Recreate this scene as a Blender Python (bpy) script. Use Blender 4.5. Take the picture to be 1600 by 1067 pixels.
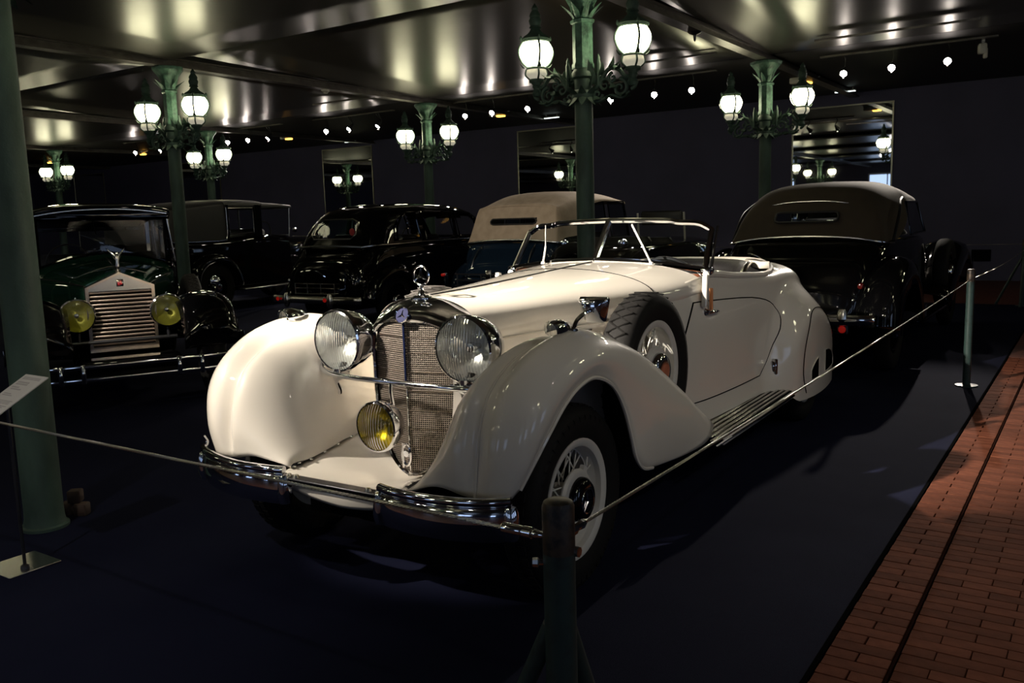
import bpy, bmesh, math, random
from math import sin, cos, pi, radians, sqrt, atan2
from mathutils import Vector, Matrix
random.seed(7)
for o in list(bpy.data.objects): bpy.data.objects.remove(o, do_unlink=True)
SC = bpy.context.scene; COL = SC.collection

# ------------------------------------------------------------------ camera
F_PX, YAW, PIT, ROL, CAM_H = 1367.2, .595, .1403, -.0298, 1.4592
_F = Vector((-sin(YAW)*cos(PIT), cos(YAW)*cos(PIT), -sin(PIT)))
_R = Vector((cos(YAW), sin(YAW), 0)); _U = _R.cross(_F)
_R2 = cos(ROL)*_R + sin(ROL)*_U; _U2 = -sin(ROL)*_R + cos(ROL)*_U
cam = bpy.data.cameras.new('camera'); cam_o = bpy.data.objects.new('camera', cam); COL.objects.link(cam_o)
cam.sensor_width = 36; cam.lens = F_PX/1600*36; cam.clip_end = 200; cam.clip_start = .05
m = Matrix((_R2, _U2, -_F)).transposed().to_4x4(); m.translation = (0, 0, CAM_H); cam_o.matrix_world = m
SC.camera = cam_o

# ------------------------------------------------------------------ world and lights
w = bpy.data.worlds.new('hall_dark'); SC.world = w; w.use_nodes = True
w.node_tree.nodes['Background'].inputs[0].default_value = (.30, .34, .55, 1)
w.node_tree.nodes['Background'].inputs[1].default_value = .012
SC.view_settings.view_transform = 'Standard'; SC.view_settings.look = 'None'
SC.view_settings.exposure = 0.0; SC.view_settings.gamma = 1; SC.view_settings.use_curve_mapping = False

def spot(name, loc, aim, watt, ang, blend=.5, col=(1, .90, .78), size=.04):
    l = bpy.data.lights.new(name, 'SPOT'); l.energy = watt; l.spot_size = radians(ang); l.spot_blend = blend
    l.color = col; l.shadow_soft_size = size
    o = bpy.data.objects.new(name, l); COL.objects.link(o); o.location = loc
    o.rotation_euler = (Vector(aim)-Vector(loc)).to_track_quat('-Z', 'Y').to_euler()
    return o
# added spots, unseen and guessed from the light, to brighten cars, carpet and plaque
ADDED_FRONT = [((-4.30, -.15, 3.5), (-2.38, 3.90, 1.14), 5000, 29, .75, (1, .90, .78)), ((-4.75, -.30, 3.5), (-2.80, 2.50, .95), 1250, 19.5, .7, (1, .90, .78)),
         ((-5.0, .7, 3.5), (-6.72, 4.25, .80), 900, 14, .7, (1, .90, .78)), ((-6.6, 3.2, 3.5), (-6.75, 9.9, 1.35), 520, 20, .7, (1, .90, .78)),
         ((1.9, 1.2, 3.5), (-1.6, 4.6, .5), 85, 54, .9, (1, .93, .84)), ((-7.4, .7, 3.5), (-9.6, 4.5, .3), 90, 30, .7, (1, .90, .78)), ((-2.55, -.7, 3.5), (-3.30, 1.6, .3), 120, 46, 1., (1, .92, .84)), ((1.4, 4.2, 3.5), (-1.7, 5.6, .6), 25, 40, .9, (1, .93, .84))]
for l_, a_, w_, g_, b_, c_ in ADDED_FRONT:
    d_ = (Vector(a_)-Vector(l_)).normalized(); spot('spotlight_beam', Vector(l_)+d_*.10, a_, w_, g_, b_, c_)
# track spots over the wall aisle (their lamps are built below), aimed back at the cars
TRACK = [(-3.40, 14.2, (-2.9, 10.0, .6)), (-2.72, 14.2, (-2.2, 8.5, .5)), (-1.98, 14.2, (-1.05, 5.9, 0)),
         (-7.34, 14.2, (-6.8, 10.8, .7)), (-6.52, 14.2, (-4.6, 9.8, .6)), (-5.83, 14.2, (-4.9, 9.0, .6)),
         (-10.55, 14.2, (-9.2, 10.5, .7)), (-9.90, 14.2, (-9.0, 10.2, .7)), (-9.08, 14.2, (-8.2, 9.6, .6)),
         (-14.38, 14.2, (-12.8, 10.2, .8)), (-13.67, 14.2, (-14.2, 11.2, .5)), (-12.84, 14.2, (-13.4, 11.8, .6)),
         (-17.73, 14.2, (-15.4, 10.4, .6)), (-16.99, 14.2, (-15.2, 10.4, .6)), (-16.27, 14.2, (-16.8, 11.6, .6)),
         (-21.5, 14.2, (-19.5, 10.4, .6)), (-20.4, 14.2, (-20.9, 11.6, .6))]
for x, y, a in TRACK:
    spot('spotlight_beam', (x, y-.09, 3.44), a, 1300 if x > -2 else 150, 24 if x > -2 else 46, .7)

# ------------------------------------------------------------------ helpers
def ip(tab, x):
    "smooth 1-D interpolation through (x, v) pairs sorted either way"
    t = sorted(tab); n = len(t)
    if x <= t[0][0]: return t[0][1]
    if x >= t[-1][0]: return t[-1][1]
    i = 0
    while x > t[i+1][0]: i += 1
    def tan(k):
        if k <= 0 or k >= n-1:
            a, b = (0, 1) if k <= 0 else (n-2, n-1)
        else: a, b = k-1, k+1
        return (t[b][1]-t[a][1])/(t[b][0]-t[a][0])
    h = t[i+1][0]-t[i][0]; u = (x-t[i][0])/h
    return ((2*u**3-3*u*u+1)*t[i][1] + (u**3-2*u*u+u)*h*tan(i) + (-2*u**3+3*u*u)*t[i+1][1] + (u**3-u*u)*h*tan(i+1))
def sm(u):
    u = max(0., min(1., u)); return u*u*(3-2*u)
def crv(pts, n, closed=False):
    "Catmull-Rom through points, n samples per span"
    P = [Vector(p) for p in pts]; out = []; k = len(P)
    rng = range(k if closed else k-1)
    for i in rng:
        p1, p2 = P[i], P[(i+1) % k]
        p0 = P[i-1] if (i > 0 or closed) else p1*2-p2
        p3 = P[(i+2) % k] if (i+2 < k or closed) else p2*2-p1
        for j in range(n):
            t = j/n
            out.append(.5*((2*p1)+(p2-p0)*t+(2*p0-5*p1+4*p2-p3)*t*t+(3*p1-p0-3*p2+p3)*t**3))
    if not closed: out.append(P[-1].copy())
    return out
def net(rows, nu, nv):
    "dense grid through a coarse net of control points"
    r1 = [crv(r, nu) for r in rows]
    cols = [crv([r[i] for r in r1], nv) for i in range(len(r1[0]))]
    return [[c[j] for c in cols] for j in range(len(cols[0]))]

class MB:
    def __init__(s): s.v = []; s.f = []
    def add(s, vs, fs):
        b = len(s.v); s.v += [tuple(v) for v in vs]; s.f += [tuple(b+i for i in f) for f in fs]; return s
    def grid(s, rows, cu=False, cv=False, cap=False):
        n, k = len(rows), len(rows[0]); vs = [p for r in rows for p in r]; fs = []
        for i in range(n if cv else n-1):
            for j in range(k if cu else k-1):
                a, b = i*k+j, i*k+(j+1) % k; c, d = ((i+1) % n)*k+(j+1) % k, ((i+1) % n)*k+j
                fs.append((a, b, c, d))
        if cap and cu:
            fs.append(tuple(range(k-1, -1, -1))); fs.append(tuple((n-1)*k+j for j in range(k)))
        return s.add(vs, fs)
    def box(s, a, b, m=None):
        x0, y0, z0 = a; x1, y1, z1 = b
        vs = [Vector(p) for p in ((x0,y0,z0),(x1,y0,z0),(x1,y1,z0),(x0,y1,z0),(x0,y0,z1),(x1,y0,z1),(x1,y1,z1),(x0,y1,z1))]
        if m: vs = [m @ v for v in vs]
        return s.add(vs, [(0,3,2,1),(4,5,6,7),(0,1,5,4),(1,2,6,5),(2,3,7,6),(3,0,4,7)])
    def cbox(s, c, d, m=None):
        return s.box([c[i]-d[i]/2 for i in range(3)], [c[i]+d[i]/2 for i in range(3)], m)
    def rbox(s, a, b, r=.01, m=None):
        "box with chamfered edges"
        x0, y0, z0 = a; x1, y1, z1 = b
        def ring(i, z): return [(x0+i,y0+r,z),(x0+r,y0+i,z),(x1-r,y0+i,z),(x1-i,y0+r,z),(x1-i,y1-r,z),(x1-r,y1-i,z),(x0+r,y1-i,z),(x0+i,y1-r,z)]
        rows = [ring(r, z0) if 0 else [(p[0]+(r if p[0] < (x0+x1)/2 else -r)*.7, p[1]+(r if p[1] < (y0+y1)/2 else -r)*.7, z0) for p in ring(0, z0)], ring(0, z0+r), ring(0, z1-r),
                [(p[0]+(r if p[0] < (x0+x1)/2 else -r)*.7, p[1]+(r if p[1] < (y0+y1)/2 else -r)*.7, z1) for p in ring(0, z1)]]
        if m: rows = [[m @ Vector(p) for p in q] for q in rows]
        return s.grid(rows, cu=True, cap=True)
    def tube(s, path, r, seg=8, closed=False, cap=True, flat=1., up=None):
        P = [Vector(p) for p in path]; n = len(P); rows = []; prev = None
        for i in range(n):
            a = P[i-1] if (i or closed) else P[0]; b = P[(i+1) % n] if (i < n-1 or closed) else P[-1]
            t = (b-a)
            if t.length < 1e-9: t = Vector((0, 0, 1))
            t.normalize()
            ref = Vector(up) if up else (prev if prev is not None else (Vector((0, 0, 1)) if abs(t.z) < .9 else Vector((1, 0, 0))))
            u = ref - t*ref.dot(t)
            if u.length < 1e-6: u = t.orthogonal()
            u.normalize(); prev = u; q = t.cross(u)
            rr = r(i/(n-1) if n > 1 else 0) if callable(r) else r
            rows.append([P[i]+u*(rr*cos(2*pi*k/seg))+q*(rr*flat*sin(2*pi*k/seg)) for k in range(seg)])
        return s.grid(rows, cu=True, cv=closed, cap=cap and not closed)
    def lathe(s, prof, seg=24, axis='z', c=(0, 0, 0), a0=0, a1=2*pi, m=None):
        "prof: (radius, height) pairs"
        full = abs(a1-a0-2*pi) < 1e-6; rows = []
        for r, h in prof:
            row = []
            for k in range(seg if full else seg+1):
                a = a0+(a1-a0)*k/seg; x, y = r*cos(a), r*sin(a)
                p = {'z': (x, y, h), 'x': (h, x, y), 'y': (x, h, y)}[axis]
                p = Vector(p)+Vector(c)
                row.append(m @ p if m else p)
            rows.append(row)
        return s.grid(rows, cu=full)
    def prism(s, poly, d0, d1, fn):
        "poly (u,v) extruded between d0 and d1; fn(u,v,d)->xyz"
        n = len(poly)
        vs = [fn(u, v, d0) for u, v in poly]+[fn(u, v, d1) for u, v in poly]
        return s.add(vs, [tuple(range(n-1, -1, -1)), tuple(range(n, 2*n))]+[(i, (i+1) % n, n+(i+1) % n, n+i) for i in range(n)])
    def mir(s):
        b = len(s.v); s.v += [(x, -y, z) for x, y, z in s.v]; s.f += [tuple(b+i for i in reversed(f)) for f in s.f]; return s
    def xf(s, m):
        s.v = [tuple(m @ Vector(v)) for v in s.v]; return s
    def build(s, name, mat, parent=None, ang=38, sol=0., weld=False, flat=False):
        me = bpy.data.meshes.new(name); me.from_pydata(s.v, [], s.f)
        bm = bmesh.new(); bm.from_mesh(me)
        bmesh.ops.remove_doubles(bm, verts=bm.verts, dist=1e-5 if not weld else 1e-3)
        bmesh.ops.recalc_face_normals(bm, faces=bm.faces); bm.to_mesh(me); bm.free()
        if not flat:
            me.polygons.foreach_set('use_smooth', [True]*len(me.polygons)); me.set_sharp_from_angle(angle=radians(ang))
        me.materials.append(M[mat] if isinstance(mat, str) else mat)
        o = bpy.data.objects.new(name, me); COL.objects.link(o); o.parent = parent
        if sol:
            q = o.modifiers.new('thickness', 'SOLIDIFY'); q.thickness = abs(sol); q.offset = -1 if sol > 0 else 1
        return o
def empty(name, loc=(0, 0, 0), rz=0, label=None, cat=None, group=None, parent=None):
    o = bpy.data.objects.new(name, None); COL.objects.link(o); o.location = loc; o.rotation_euler = (0, 0, rz); o.empty_display_size = .1; o.parent = parent
    if label: o['label'] = label; o['category'] = cat
    if group: o['group'] = group
    return o
def tag(o, label, cat, group=None):
    o['label'] = label; o['category'] = cat
    if group: o['group'] = group
    return o
def st(o): o['kind'] = 'structure'; return o
def copy_tree(o, parent=None):
    c = o.copy(); COL.objects.link(c); c.parent = parent
    for ch in o.children: copy_tree(ch, c)
    return c
def inst(src, parent, mat4=None):
    c = src.copy(); COL.objects.link(c); c.parent = parent
    if mat4 is not None: c.matrix_local = mat4
    return c
def Rz(a): return Matrix.Rotation(a, 4, 'Z')
def Ry(a): return Matrix.Rotation(a, 4, 'Y')
def Rx(a): return Matrix.Rotation(a, 4, 'X')
def T(*p): return Matrix.Translation(Vector(p))

# ------------------------------------------------------------------ materials
M = {}
def mat(name, base=(.5, .5, .5), rough=.5, metal=0., coat=0., emis=None, es=0., noise=None, bump=None, spec=.5, sheen=0.):
    m = bpy.data.materials.new(name); m.use_nodes = True; nt = m.node_tree; b = nt.nodes['Principled BSDF']
    b.inputs['Base Color'].default_value = (*base, 1); b.inputs['Roughness'].default_value = rough; b.inputs['Metallic'].default_value = metal
    b.inputs['Coat Weight'].default_value = coat; b.inputs['Coat Roughness'].default_value = .03; b.inputs['Specular IOR Level'].default_value = spec
    b.inputs['Sheen Weight'].default_value = sheen
    if emis: b.inputs['Emission Color'].default_value = (*emis, 1); b.inputs['Emission Strength'].default_value = es
    tc = None
    if noise or bump: tc = nt.nodes.new('ShaderNodeTexCoord')
    if noise:     # (scale, other colour, lo, hi, detail[, stretch])
        mp = nt.nodes.new('ShaderNodeMapping'); nt.links.new(tc.outputs['Object'], mp.inputs[0])
        if len(noise) > 5: mp.inputs['Scale'].default_value = noise[5]
        n = nt.nodes.new('ShaderNodeTexNoise'); n.inputs['Scale'].default_value = noise[0]; n.inputs['Detail'].default_value = noise[4]
        nt.links.new(mp.outputs[0], n.inputs['Vector'])
        r = nt.nodes.new('ShaderNodeValToRGB'); r.color_ramp.elements[0].position = noise[2]; r.color_ramp.elements[1].position = noise[3]
        r.color_ramp.elements[0].color = (*base, 1); r.color_ramp.elements[1].color = (*noise[1], 1)
        nt.links.new(n.outputs[0], r.inputs[0]); nt.links.new(r.outputs[0], b.inputs['Base Color'])
    if bump:      # (scale, strength, distance)
        n = nt.nodes.new('ShaderNodeTexNoise'); n.inputs['Scale'].default_value = bump[0]; n.inputs['Detail'].default_value = 4
        nt.links.new(tc.outputs['Object'], n.inputs['Vector'])
        bp_ = nt.nodes.new('ShaderNodeBump'); bp_.inputs['Strength'].default_value = bump[1]; bp_.inputs['Distance'].default_value = bump[2]
        nt.links.new(n.outputs[0], bp_.inputs['Height']); nt.links.new(bp_.outputs[0], b.inputs['Normal'])
    M[name] = m; return m
mat('cream_paint', (.74, .69, .60), .35, coat=1., spec=.15)
mat('black_paint', (.0025, .0025, .003), .5, coat=1., spec=.0)
mat('green_paint', (.008, .035, .020), .5, coat=1., spec=.0)
mat('blue_paint', (.006, .013, .024), .5, coat=1., spec=.0)
mat('chrome', (.78, .79, .82), .06, 1.)
mat('dull_chrome', (.62, .60, .56), .22, 1.)
mat('nickel', (.66, .56, .47), .18, 1.)
mat('dark_metal', (.06, .06, .065), .35, .8)
mat('bar_blue', (.02, .03, .09), .2, .6)
mat('enamel_blue', (.008, .010, .04), .6, spec=.08)
mat('slat_nickel', (.62, .50, .42), .42, .75)
mat('tyre_rubber', (.009, .0085, .008), .7, spec=.18, bump=(60, .25, .004))
mat('spare_rubber', (.055, .05, .045), .65, bump=(60, .25, .004))
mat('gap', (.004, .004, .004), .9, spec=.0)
mat('wheel_white', (.62, .60, .55), .35, coat=.4)
mat('leather_black', (.012, .011, .011), .45, bump=(40, .3, .004))
mat('interior_dark', (.015, .014, .013), .7)
mat('wood', (.16, .05, .02), .3, coat=.6)
mat('red_glass', (.55, .02, .015), .12, coat=1., emis=(1, .03, .02), es=.12)
mat('red_glass_dark', (.10, .006, .005), .12, coat=1.)
mat('orange_glass', (.75, .28, .10), .2, coat=1.)
mat('tan_canvas', (.40, .31, .22), .85, noise=(9, (.32, .245, .17), .35, .7, 5), bump=(180, .25, .003))
mat('brown_canvas', (.046, .032, .018), .85, noise=(9, (.037, .026, .015), .35, .7, 5), bump=(180, .25, .003))
mat('black_leatherette', (.020, .019, .018), .5, bump=(120, .3, .003))
mat('patina_green', (.068, .118, .086), .55, .1, noise=(5, (.030, .054, .040), .38, .66, 8, (1, 1, .35)), bump=(22, .35, .01))
mat('patina_bright', (.09, .20, .135), .5, .1, noise=(14, (.035, .08, .055), .4, .66, 8), bump=(40, .5, .012))
mat('green_post', (.030, .055, .050), .4, .1, noise=(30, (.02, .03, .028), .5, .75, 6), bump=(40, .2, .004))
mat('worn_post_top', (.07, .05, .035), .45, .4, noise=(34, (.02, .02, .02), .45, .6, 8), bump=(50, .3, .004))
mat('steel_cable', (.42, .40, .36), .35, .9)
mat('lamp_glow', (.9, .9, .8), .4, emis=(1.0, .94, .62), es=15.)
mat('lamp_glow_low', (.55, .52, .42), .35, emis=(1.0, .93, .70), es=.35)
mat('spot_glow', (1, 1, 1), .4, emis=(1.0, .88, .80), es=70.)
mat('amber_glow', (.8, .4, .05), .4, emis=(1.0, .5, .08), es=4.)
mat('exit_glow', (.8, .9, .9), .4, emis=(.85, 1.0, .97), es=2.6)
mat('daylight', (.5, .6, .8), .5, emis=(.50, .66, 1.0), es=1.4)
mat('spot_body', (.05, .05, .052), .35, .6)
mat('white_plastic', (.55, .53, .48), .5)
mat('wall_navy', (.070, .066, .125), .75, noise=(1.2, (.060, .057, .108), .4, .65, 4), bump=(90, .1, .003))
mat('soffit_dark', (.012, .011, .011), .6)
mat('ceiling_gloss', (.20, .195, .17), .30, .85, bump=(.55, .05, .25))
mat('beam_metal', (.16, .145, .13), .36, .75, noise=(7, (.10, .09, .08), .4, .7, 5))
mat('mirror_glass', (.80, .82, .80), .015, 1.)
mat('mirror_frame', (.28, .27, .22), .3, .7)
mat('plaque_grey', (.52, .51, .49), .55)
mat('plaque_text', (.36, .34, .34), .7)
mat('paper_red', (.6, .03, .04), .6)
mat('wood_block', (.075, .045, .03), .8, noise=(18, (.05, .03, .02), .4, .7, 4))
def carpet():
    m = mat('carpet', (.0108, .0126, .030), .95, spec=.04, noise=(2.2, (.0080, .0095, .0245), .35, .7, 6), bump=(420, .5, .004)); return m
carpet()
def brick_mat():
    m = mat('brick_clay', (.155, .053, .030), .8, spec=.015, noise=(14, (.105, .036, .021), .3, .75, 6), bump=(70, .3, .003))
    nt = m.node_tree; b = nt.nodes['Principled BSDF']; oi = nt.nodes.new('ShaderNodeObjectInfo'); hs = nt.nodes.new('ShaderNodeHueSaturation')
    mr = nt.nodes.new('ShaderNodeMapRange'); mr.inputs['To Min'].default_value = .75; mr.inputs['To Max'].default_value = 1.2
    nt.links.new(oi.outputs['Random'], mr.inputs['Value']); nt.links.new(mr.outputs[0], hs.inputs['Value'])
    l = b.inputs['Base Color'].links[0]; src = l.from_socket; nt.links.remove(l)
    nt.links.new(src, hs.inputs['Color']); nt.links.new(hs.outputs[0], b.inputs['Base Color'])
brick_mat(); mat('mortar', (.034, .016, .012), .9, spec=.0); mat('clay_strip', (.018, .008, .006), .9, spec=.0)
def glass(name, tint, rough=.02, fac=None, ribs=None):
    "thin pane: clear transmission mixed with mirror reflection by Fresnel"
    m = bpy.data.materials.new(name); m.use_nodes = True; nt = m.node_tree; nt.nodes.clear()
    out = nt.nodes.new('ShaderNodeOutputMaterial'); mx = nt.nodes.new('ShaderNodeMixShader'); tr = nt.nodes.new('ShaderNodeBsdfTransparent')
    gl = nt.nodes.new('ShaderNodeBsdfGlossy'); fr = nt.nodes.new('ShaderNodeLayerWeight'); n_ = fac or 1.5; f0 = ((n_-1)/(n_+1))**2
    pw_ = nt.nodes.new('ShaderNodeMath'); pw_.operation = 'POWER'; pw_.inputs[1].default_value = 5
    ma = nt.nodes.new('ShaderNodeMath'); ma.operation = 'MULTIPLY_ADD'; ma.inputs[1].default_value = 1-f0; ma.inputs[2].default_value = f0   # Schlick
    nt.links.new(fr.outputs['Facing'], pw_.inputs[0]); nt.links.new(pw_.outputs[0], ma.inputs[0])
    tr.inputs[0].default_value = (*tint, 1); gl.inputs['Roughness'].default_value = rough
    if ribs:
        tc = nt.nodes.new('ShaderNodeTexCoord'); wv = nt.nodes.new('ShaderNodeTexWave'); wv.inputs['Scale'].default_value = ribs[0]; wv.bands_direction = 'Y'
        nt.links.new(tc.outputs['Object'], wv.inputs['Vector']); bu = nt.nodes.new('ShaderNodeBump'); bu.inputs['Strength'].default_value = ribs[1]; bu.inputs['Distance'].default_value = .01
        nt.links.new(wv.outputs['Fac'], bu.inputs['Height']); nt.links.new(bu.outputs[0], gl.inputs['Normal']); nt.links.new(bu.outputs[0], fr.inputs['Normal'])
    nt.links.new(ma.outputs[0], mx.inputs[0]); nt.links.new(tr.outputs[0], mx.inputs[1]); nt.links.new(gl.outputs[0], mx.inputs[2]); nt.links.new(mx.outputs[0], out.inputs[0])
    M[name] = m
glass('pane_glass', (.80, .84, .86)); glass('soft_pane', (.78, .82, .84), .03, 1.22); glass('dark_glass', (.35, .38, .42)); glass('lens_clear', (.86, .88, .86), .03, 2.2, (26, .7)); glass('lens_yellow', (.66, .60, .16), .03, 1.7, (26, .7))
def reflector(name, col, ribs):
    m = mat(name, col, .28, .8); nt = m.node_tree; b = nt.nodes['Principled BSDF']
    tc = nt.nodes.new('ShaderNodeTexCoord'); wv = nt.nodes.new('ShaderNodeTexWave'); wv.inputs['Scale'].default_value = ribs; wv.bands_direction = 'Y'
    nt.links.new(tc.outputs['Object'], wv.inputs['Vector']); bu = nt.nodes.new('ShaderNodeBump'); bu.inputs['Strength'].default_value = .06; bu.inputs['Distance'].default_value = .01
    nt.links.new(wv.outputs['Fac'], bu.inputs['Height']); nt.links.new(bu.outputs[0], b.inputs['Normal'])
reflector('lamp_bowl', (.70, .70, .68), 24); reflector('lamp_bowl_yellow', (.55, .50, .16), 14); reflector('lamp_bowl_green', (.50, .48, .10), 5)
def grille_mat():
    m = mat('grille_mesh', (.10, .085, .07), .35, .85); nt = m.node_tree; b = nt.nodes['Principled BSDF']
    tc = nt.nodes.new('ShaderNodeTexCoord'); prev = None
    for d, sc in (('Y', 36), ('Z', 36)):
        wv = nt.nodes.new('ShaderNodeTexWave'); wv.inputs['Scale'].default_value = sc; wv.bands_direction = d; nt.links.new(tc.outputs['Object'], wv.inputs['Vector'])
        if prev:
            mx = nt.nodes.new('ShaderNodeMath'); mx.operation = 'MAXIMUM'; nt.links.new(prev.outputs['Fac'], mx.inputs[0]); nt.links.new(wv.outputs['Fac'], mx.inputs[1]); prev = mx
        else: prev = wv
    r = nt.nodes.new('ShaderNodeValToRGB'); r.color_ramp.elements[0].position = .55; r.color_ramp.elements[1].position = .95
    r.color_ramp.elements[0].color = (.015, .012, .01, 1); r.color_ramp.elements[1].color = (.34, .29, .24, 1)
    nt.links.new(prev.outputs[0], r.inputs[0]); nt.links.new(r.outputs[0], b.inputs['Base Color'])
    bu = nt.nodes.new('ShaderNodeBump'); bu.inputs['Strength'].default_value = .8; bu.inputs['Distance'].default_value = .004
    nt.links.new(prev.outputs[0], bu.inputs['Height']); nt.links.new(bu.outputs[0], b.inputs['Normal'])
grille_mat()
# ------------------------------------------------------------------ the hall
WALL_Y, ISL_X, ISL_Y0, ISL_Y1 = 19.0, -.70, 1.12, 14.5
COLX = [-4.32-6.548*i for i in range(-1, 5)]          # column lines
ROWY = [7.765+5.5955*j for j in (-2, -1, 0, 1)]
CZ = 3.66
floor = st(MB().box((-36, -14, -.30), (9, WALL_Y, -.014)).build('floor', 'mortar'))
# brick bands that run beyond the laid bricks (too far or out of view to tell the bricks apart)
def brick_far():
    m = mat('brick_far', (.20, .064, .041), .55, spec=.35); nt = m.node_tree; b = nt.nodes['Principled BSDF']
    tc = nt.nodes.new('ShaderNodeTexCoord'); bt = nt.nodes.new('ShaderNodeTexBrick'); bt.inputs['Scale'].default_value = 1
    bt.inputs['Brick Width'].default_value = .20; bt.inputs['Row Height'].default_value = .066; bt.inputs['Mortar Size'].default_value = .004
    bt.inputs['Color1'].default_value = (.135, .037, .019, 1); bt.inputs['Color2'].default_value = (.088, .024, .012, 1); bt.inputs['Mortar'].default_value = (.03, .014, .01, 1)
    nt.links.new(tc.outputs['Object'], bt.inputs['Vector']); nt.links.new(bt.outputs['Color'], b.inputs['Base Color'])
brick_far()
c = MB().box((-34, ISL_Y0, -.012), (ISL_X, ISL_Y1, 0)).build('floor_carpet', 'carpet'); st(c)
st(MB().box((-34, ISL_Y1, -.013), (ISL_X, WALL_Y, -.001)).build('floor_far_aisle', 'brick_far'))
# laid bricks of the right-hand aisle
BX, BY = .196, .066
br = MB().rbox((-BX/2+.0016, -BY/2+.0016, -.013), (BX/2-.0016, BY/2-.0016, 0), .0022).build('brick', 'brick_clay', floor)
cand = []; k = 0
inv = cam_o.matrix_world.inverted()
y = 1.2
while y < 9.5:
    off = (k % 2)*BX/2; x = -.49+BX/2+off
    xs = [-.695+BX/2*0+.048+.0, -.695+.146-.0] if 0 else []
    row = []
    if k % 2 == 0: row.append((-.595, 1.0))
    else: row += [(-.646, .48), (-.546, .50)]
    xx = -.482+BX/2-(BX/2 if k % 2 else 0)
    if k % 2: row.append((-.482+BX/4, .5)); xx = -.482+BX
    while xx < 2.4: row.append((xx, 1.0)); xx += BX
    for xb, sx in row:
        q = inv @ Vector((xb, y, 0)); vis = False; area = 0
        if q.z < -.3:
            px, py = 800+F_PX*q.x/-q.z, 533.5-F_PX*q.y/-q.z
            vis = -20 < px < 1620 and -10 < py < 1080; area = 1/q.z**2
        cand.append((vis, area*sx, xb, y, sx))
    k += 1; y += BY
cand.sort(key=lambda t: (-t[0], -t[1]))
used = 0; rest = MB()
for vis, ar, xb, yb, sx in cand:
    if vis and used < 300:
        o = br if used == 0 else inst(br, floor)
        o.location = (xb, yb, -.0005+random.uniform(-.0012, .0008)); o.scale = (sx, 1, 1); o.rotation_euler = (0, 0, random.uniform(-.006, .006)); used += 1
    else:
        hx, hy = BX*sx/2-.0016, BY/2-.0016
        rest.add([(xb-hx, yb-hy, -.013), (xb+hx, yb-hy, -.013), (xb+hx, yb+hy, -.013), (xb-hx, yb+hy, -.013), (xb-hx, yb-hy, -.001), (xb+hx, yb-hy, -.001), (xb+hx, yb+hy, -.001), (xb-hx, yb+hy, -.001)],
                 [(4, 5, 6, 7), (0, 1, 5, 4), (1, 2, 6, 5), (2, 3, 7, 6), (3, 0, 4, 7)])
o = rest.build('bricks_beyond', 'brick_clay', floor, flat=True); o['kind'] = 'stuff'
st(MB().box((ISL_X, 9.5, -.013), (9, WALL_Y, -.001)).box((2.5, -14, -.013), (9, 9.5, -.001)).box((-34, -14, -.013), (2.3, ISL_Y0-.02, -.001)).build('floor_aisle', 'brick_far'))
MB().box((-.494, 1.2, -.013), (-.486, 9.5, -.0004)).build('joint_strip', 'clay_strip', floor)
MB().box((ISL_X-.012, ISL_Y0, -.012), (ISL_X+.004, ISL_Y1, .003)).build('edge_strip', 'gap', c)
# walls
st(MB().box((-36, WALL_Y, -.3), (9.2, WALL_Y+.2, 3.82)).build('wall_back', 'wall_navy'))
st(MB().box((9, -14, -.3), (9.2, WALL_Y, 4.3)).build('wall_right', 'wall_navy'))
st(MB().box((-36.2, -14, -.3), (-36, WALL_Y+.2, 4.3)).build('wall_left', 'wall_navy'))
st(MB().box((-36, -14.2, -.3), (9, -14, 4.3)).build('wall_front', 'wall_navy'))
o = MB().box((-2.10, WALL_Y-.03, .37), (-1.77, WALL_Y, .59))
tag(o.build('wall_grille_panel', 'gap'), 'small dark rectangular vent low on the navy wall', 'vent')
# ceiling: glossy dark panels, one per bay, each hung a little lower at its far edge
ceil = st(MB().box((-36, -14, 4.30), (9, WALL_Y, 4.45)).build('ceiling', 'soffit_dark'))
rows = [-14.0, -9.0]+[ROWY[0], ROWY[1], ROWY[2], ROWY[3]]
xs = [9.0]+COLX+[-36.0]
for j in range(len(rows)-1):
    for i in range(len(xs)-1):
        xa, xb = xs[i+1]+.05, xs[i]-.05; y0, y1 = rows[j], rows[j+1]; n = 8; R = []
        zf, zn = CZ+.085, CZ+.20
        for a in range(n+1):
            t = a/n; yy = y0+(y1-y0)*t; R.append([(xa+(xb-xa)*b/6, yy, zn+(zf-zn)*t+.012*sin(pi*b/6)*sin(pi*t)) for b in range(7)])
        p = MB().grid(R).build('ceiling_panel', 'ceiling_gloss', ceil, sol=-.02)
# dark flat soffit over the wall aisle
MB().box((-36, ROWY[3]+.10, CZ+.10), (9, WALL_Y, CZ+.16)).build('soffit', 'soffit_dark', ceil)
# beams on the column lines
n = 1
for x in COLX:
    b = MB().box((x-.035, -13.9, CZ+.02), (x+.035, WALL_Y-.02, CZ+.13)).box((x-.085, -13.9, CZ), (x+.085, WALL_Y-.02, CZ+.022)).box((x-.055, -13.9, CZ+.022), (x+.055, WALL_Y-.02, CZ+.05))
    b.box((x-.075, -13.9, CZ+.10), (x+.075, WALL_Y-.02, CZ+.12))
    st(b.build('trim_%d' % n, 'beam_metal')); n += 1

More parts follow.
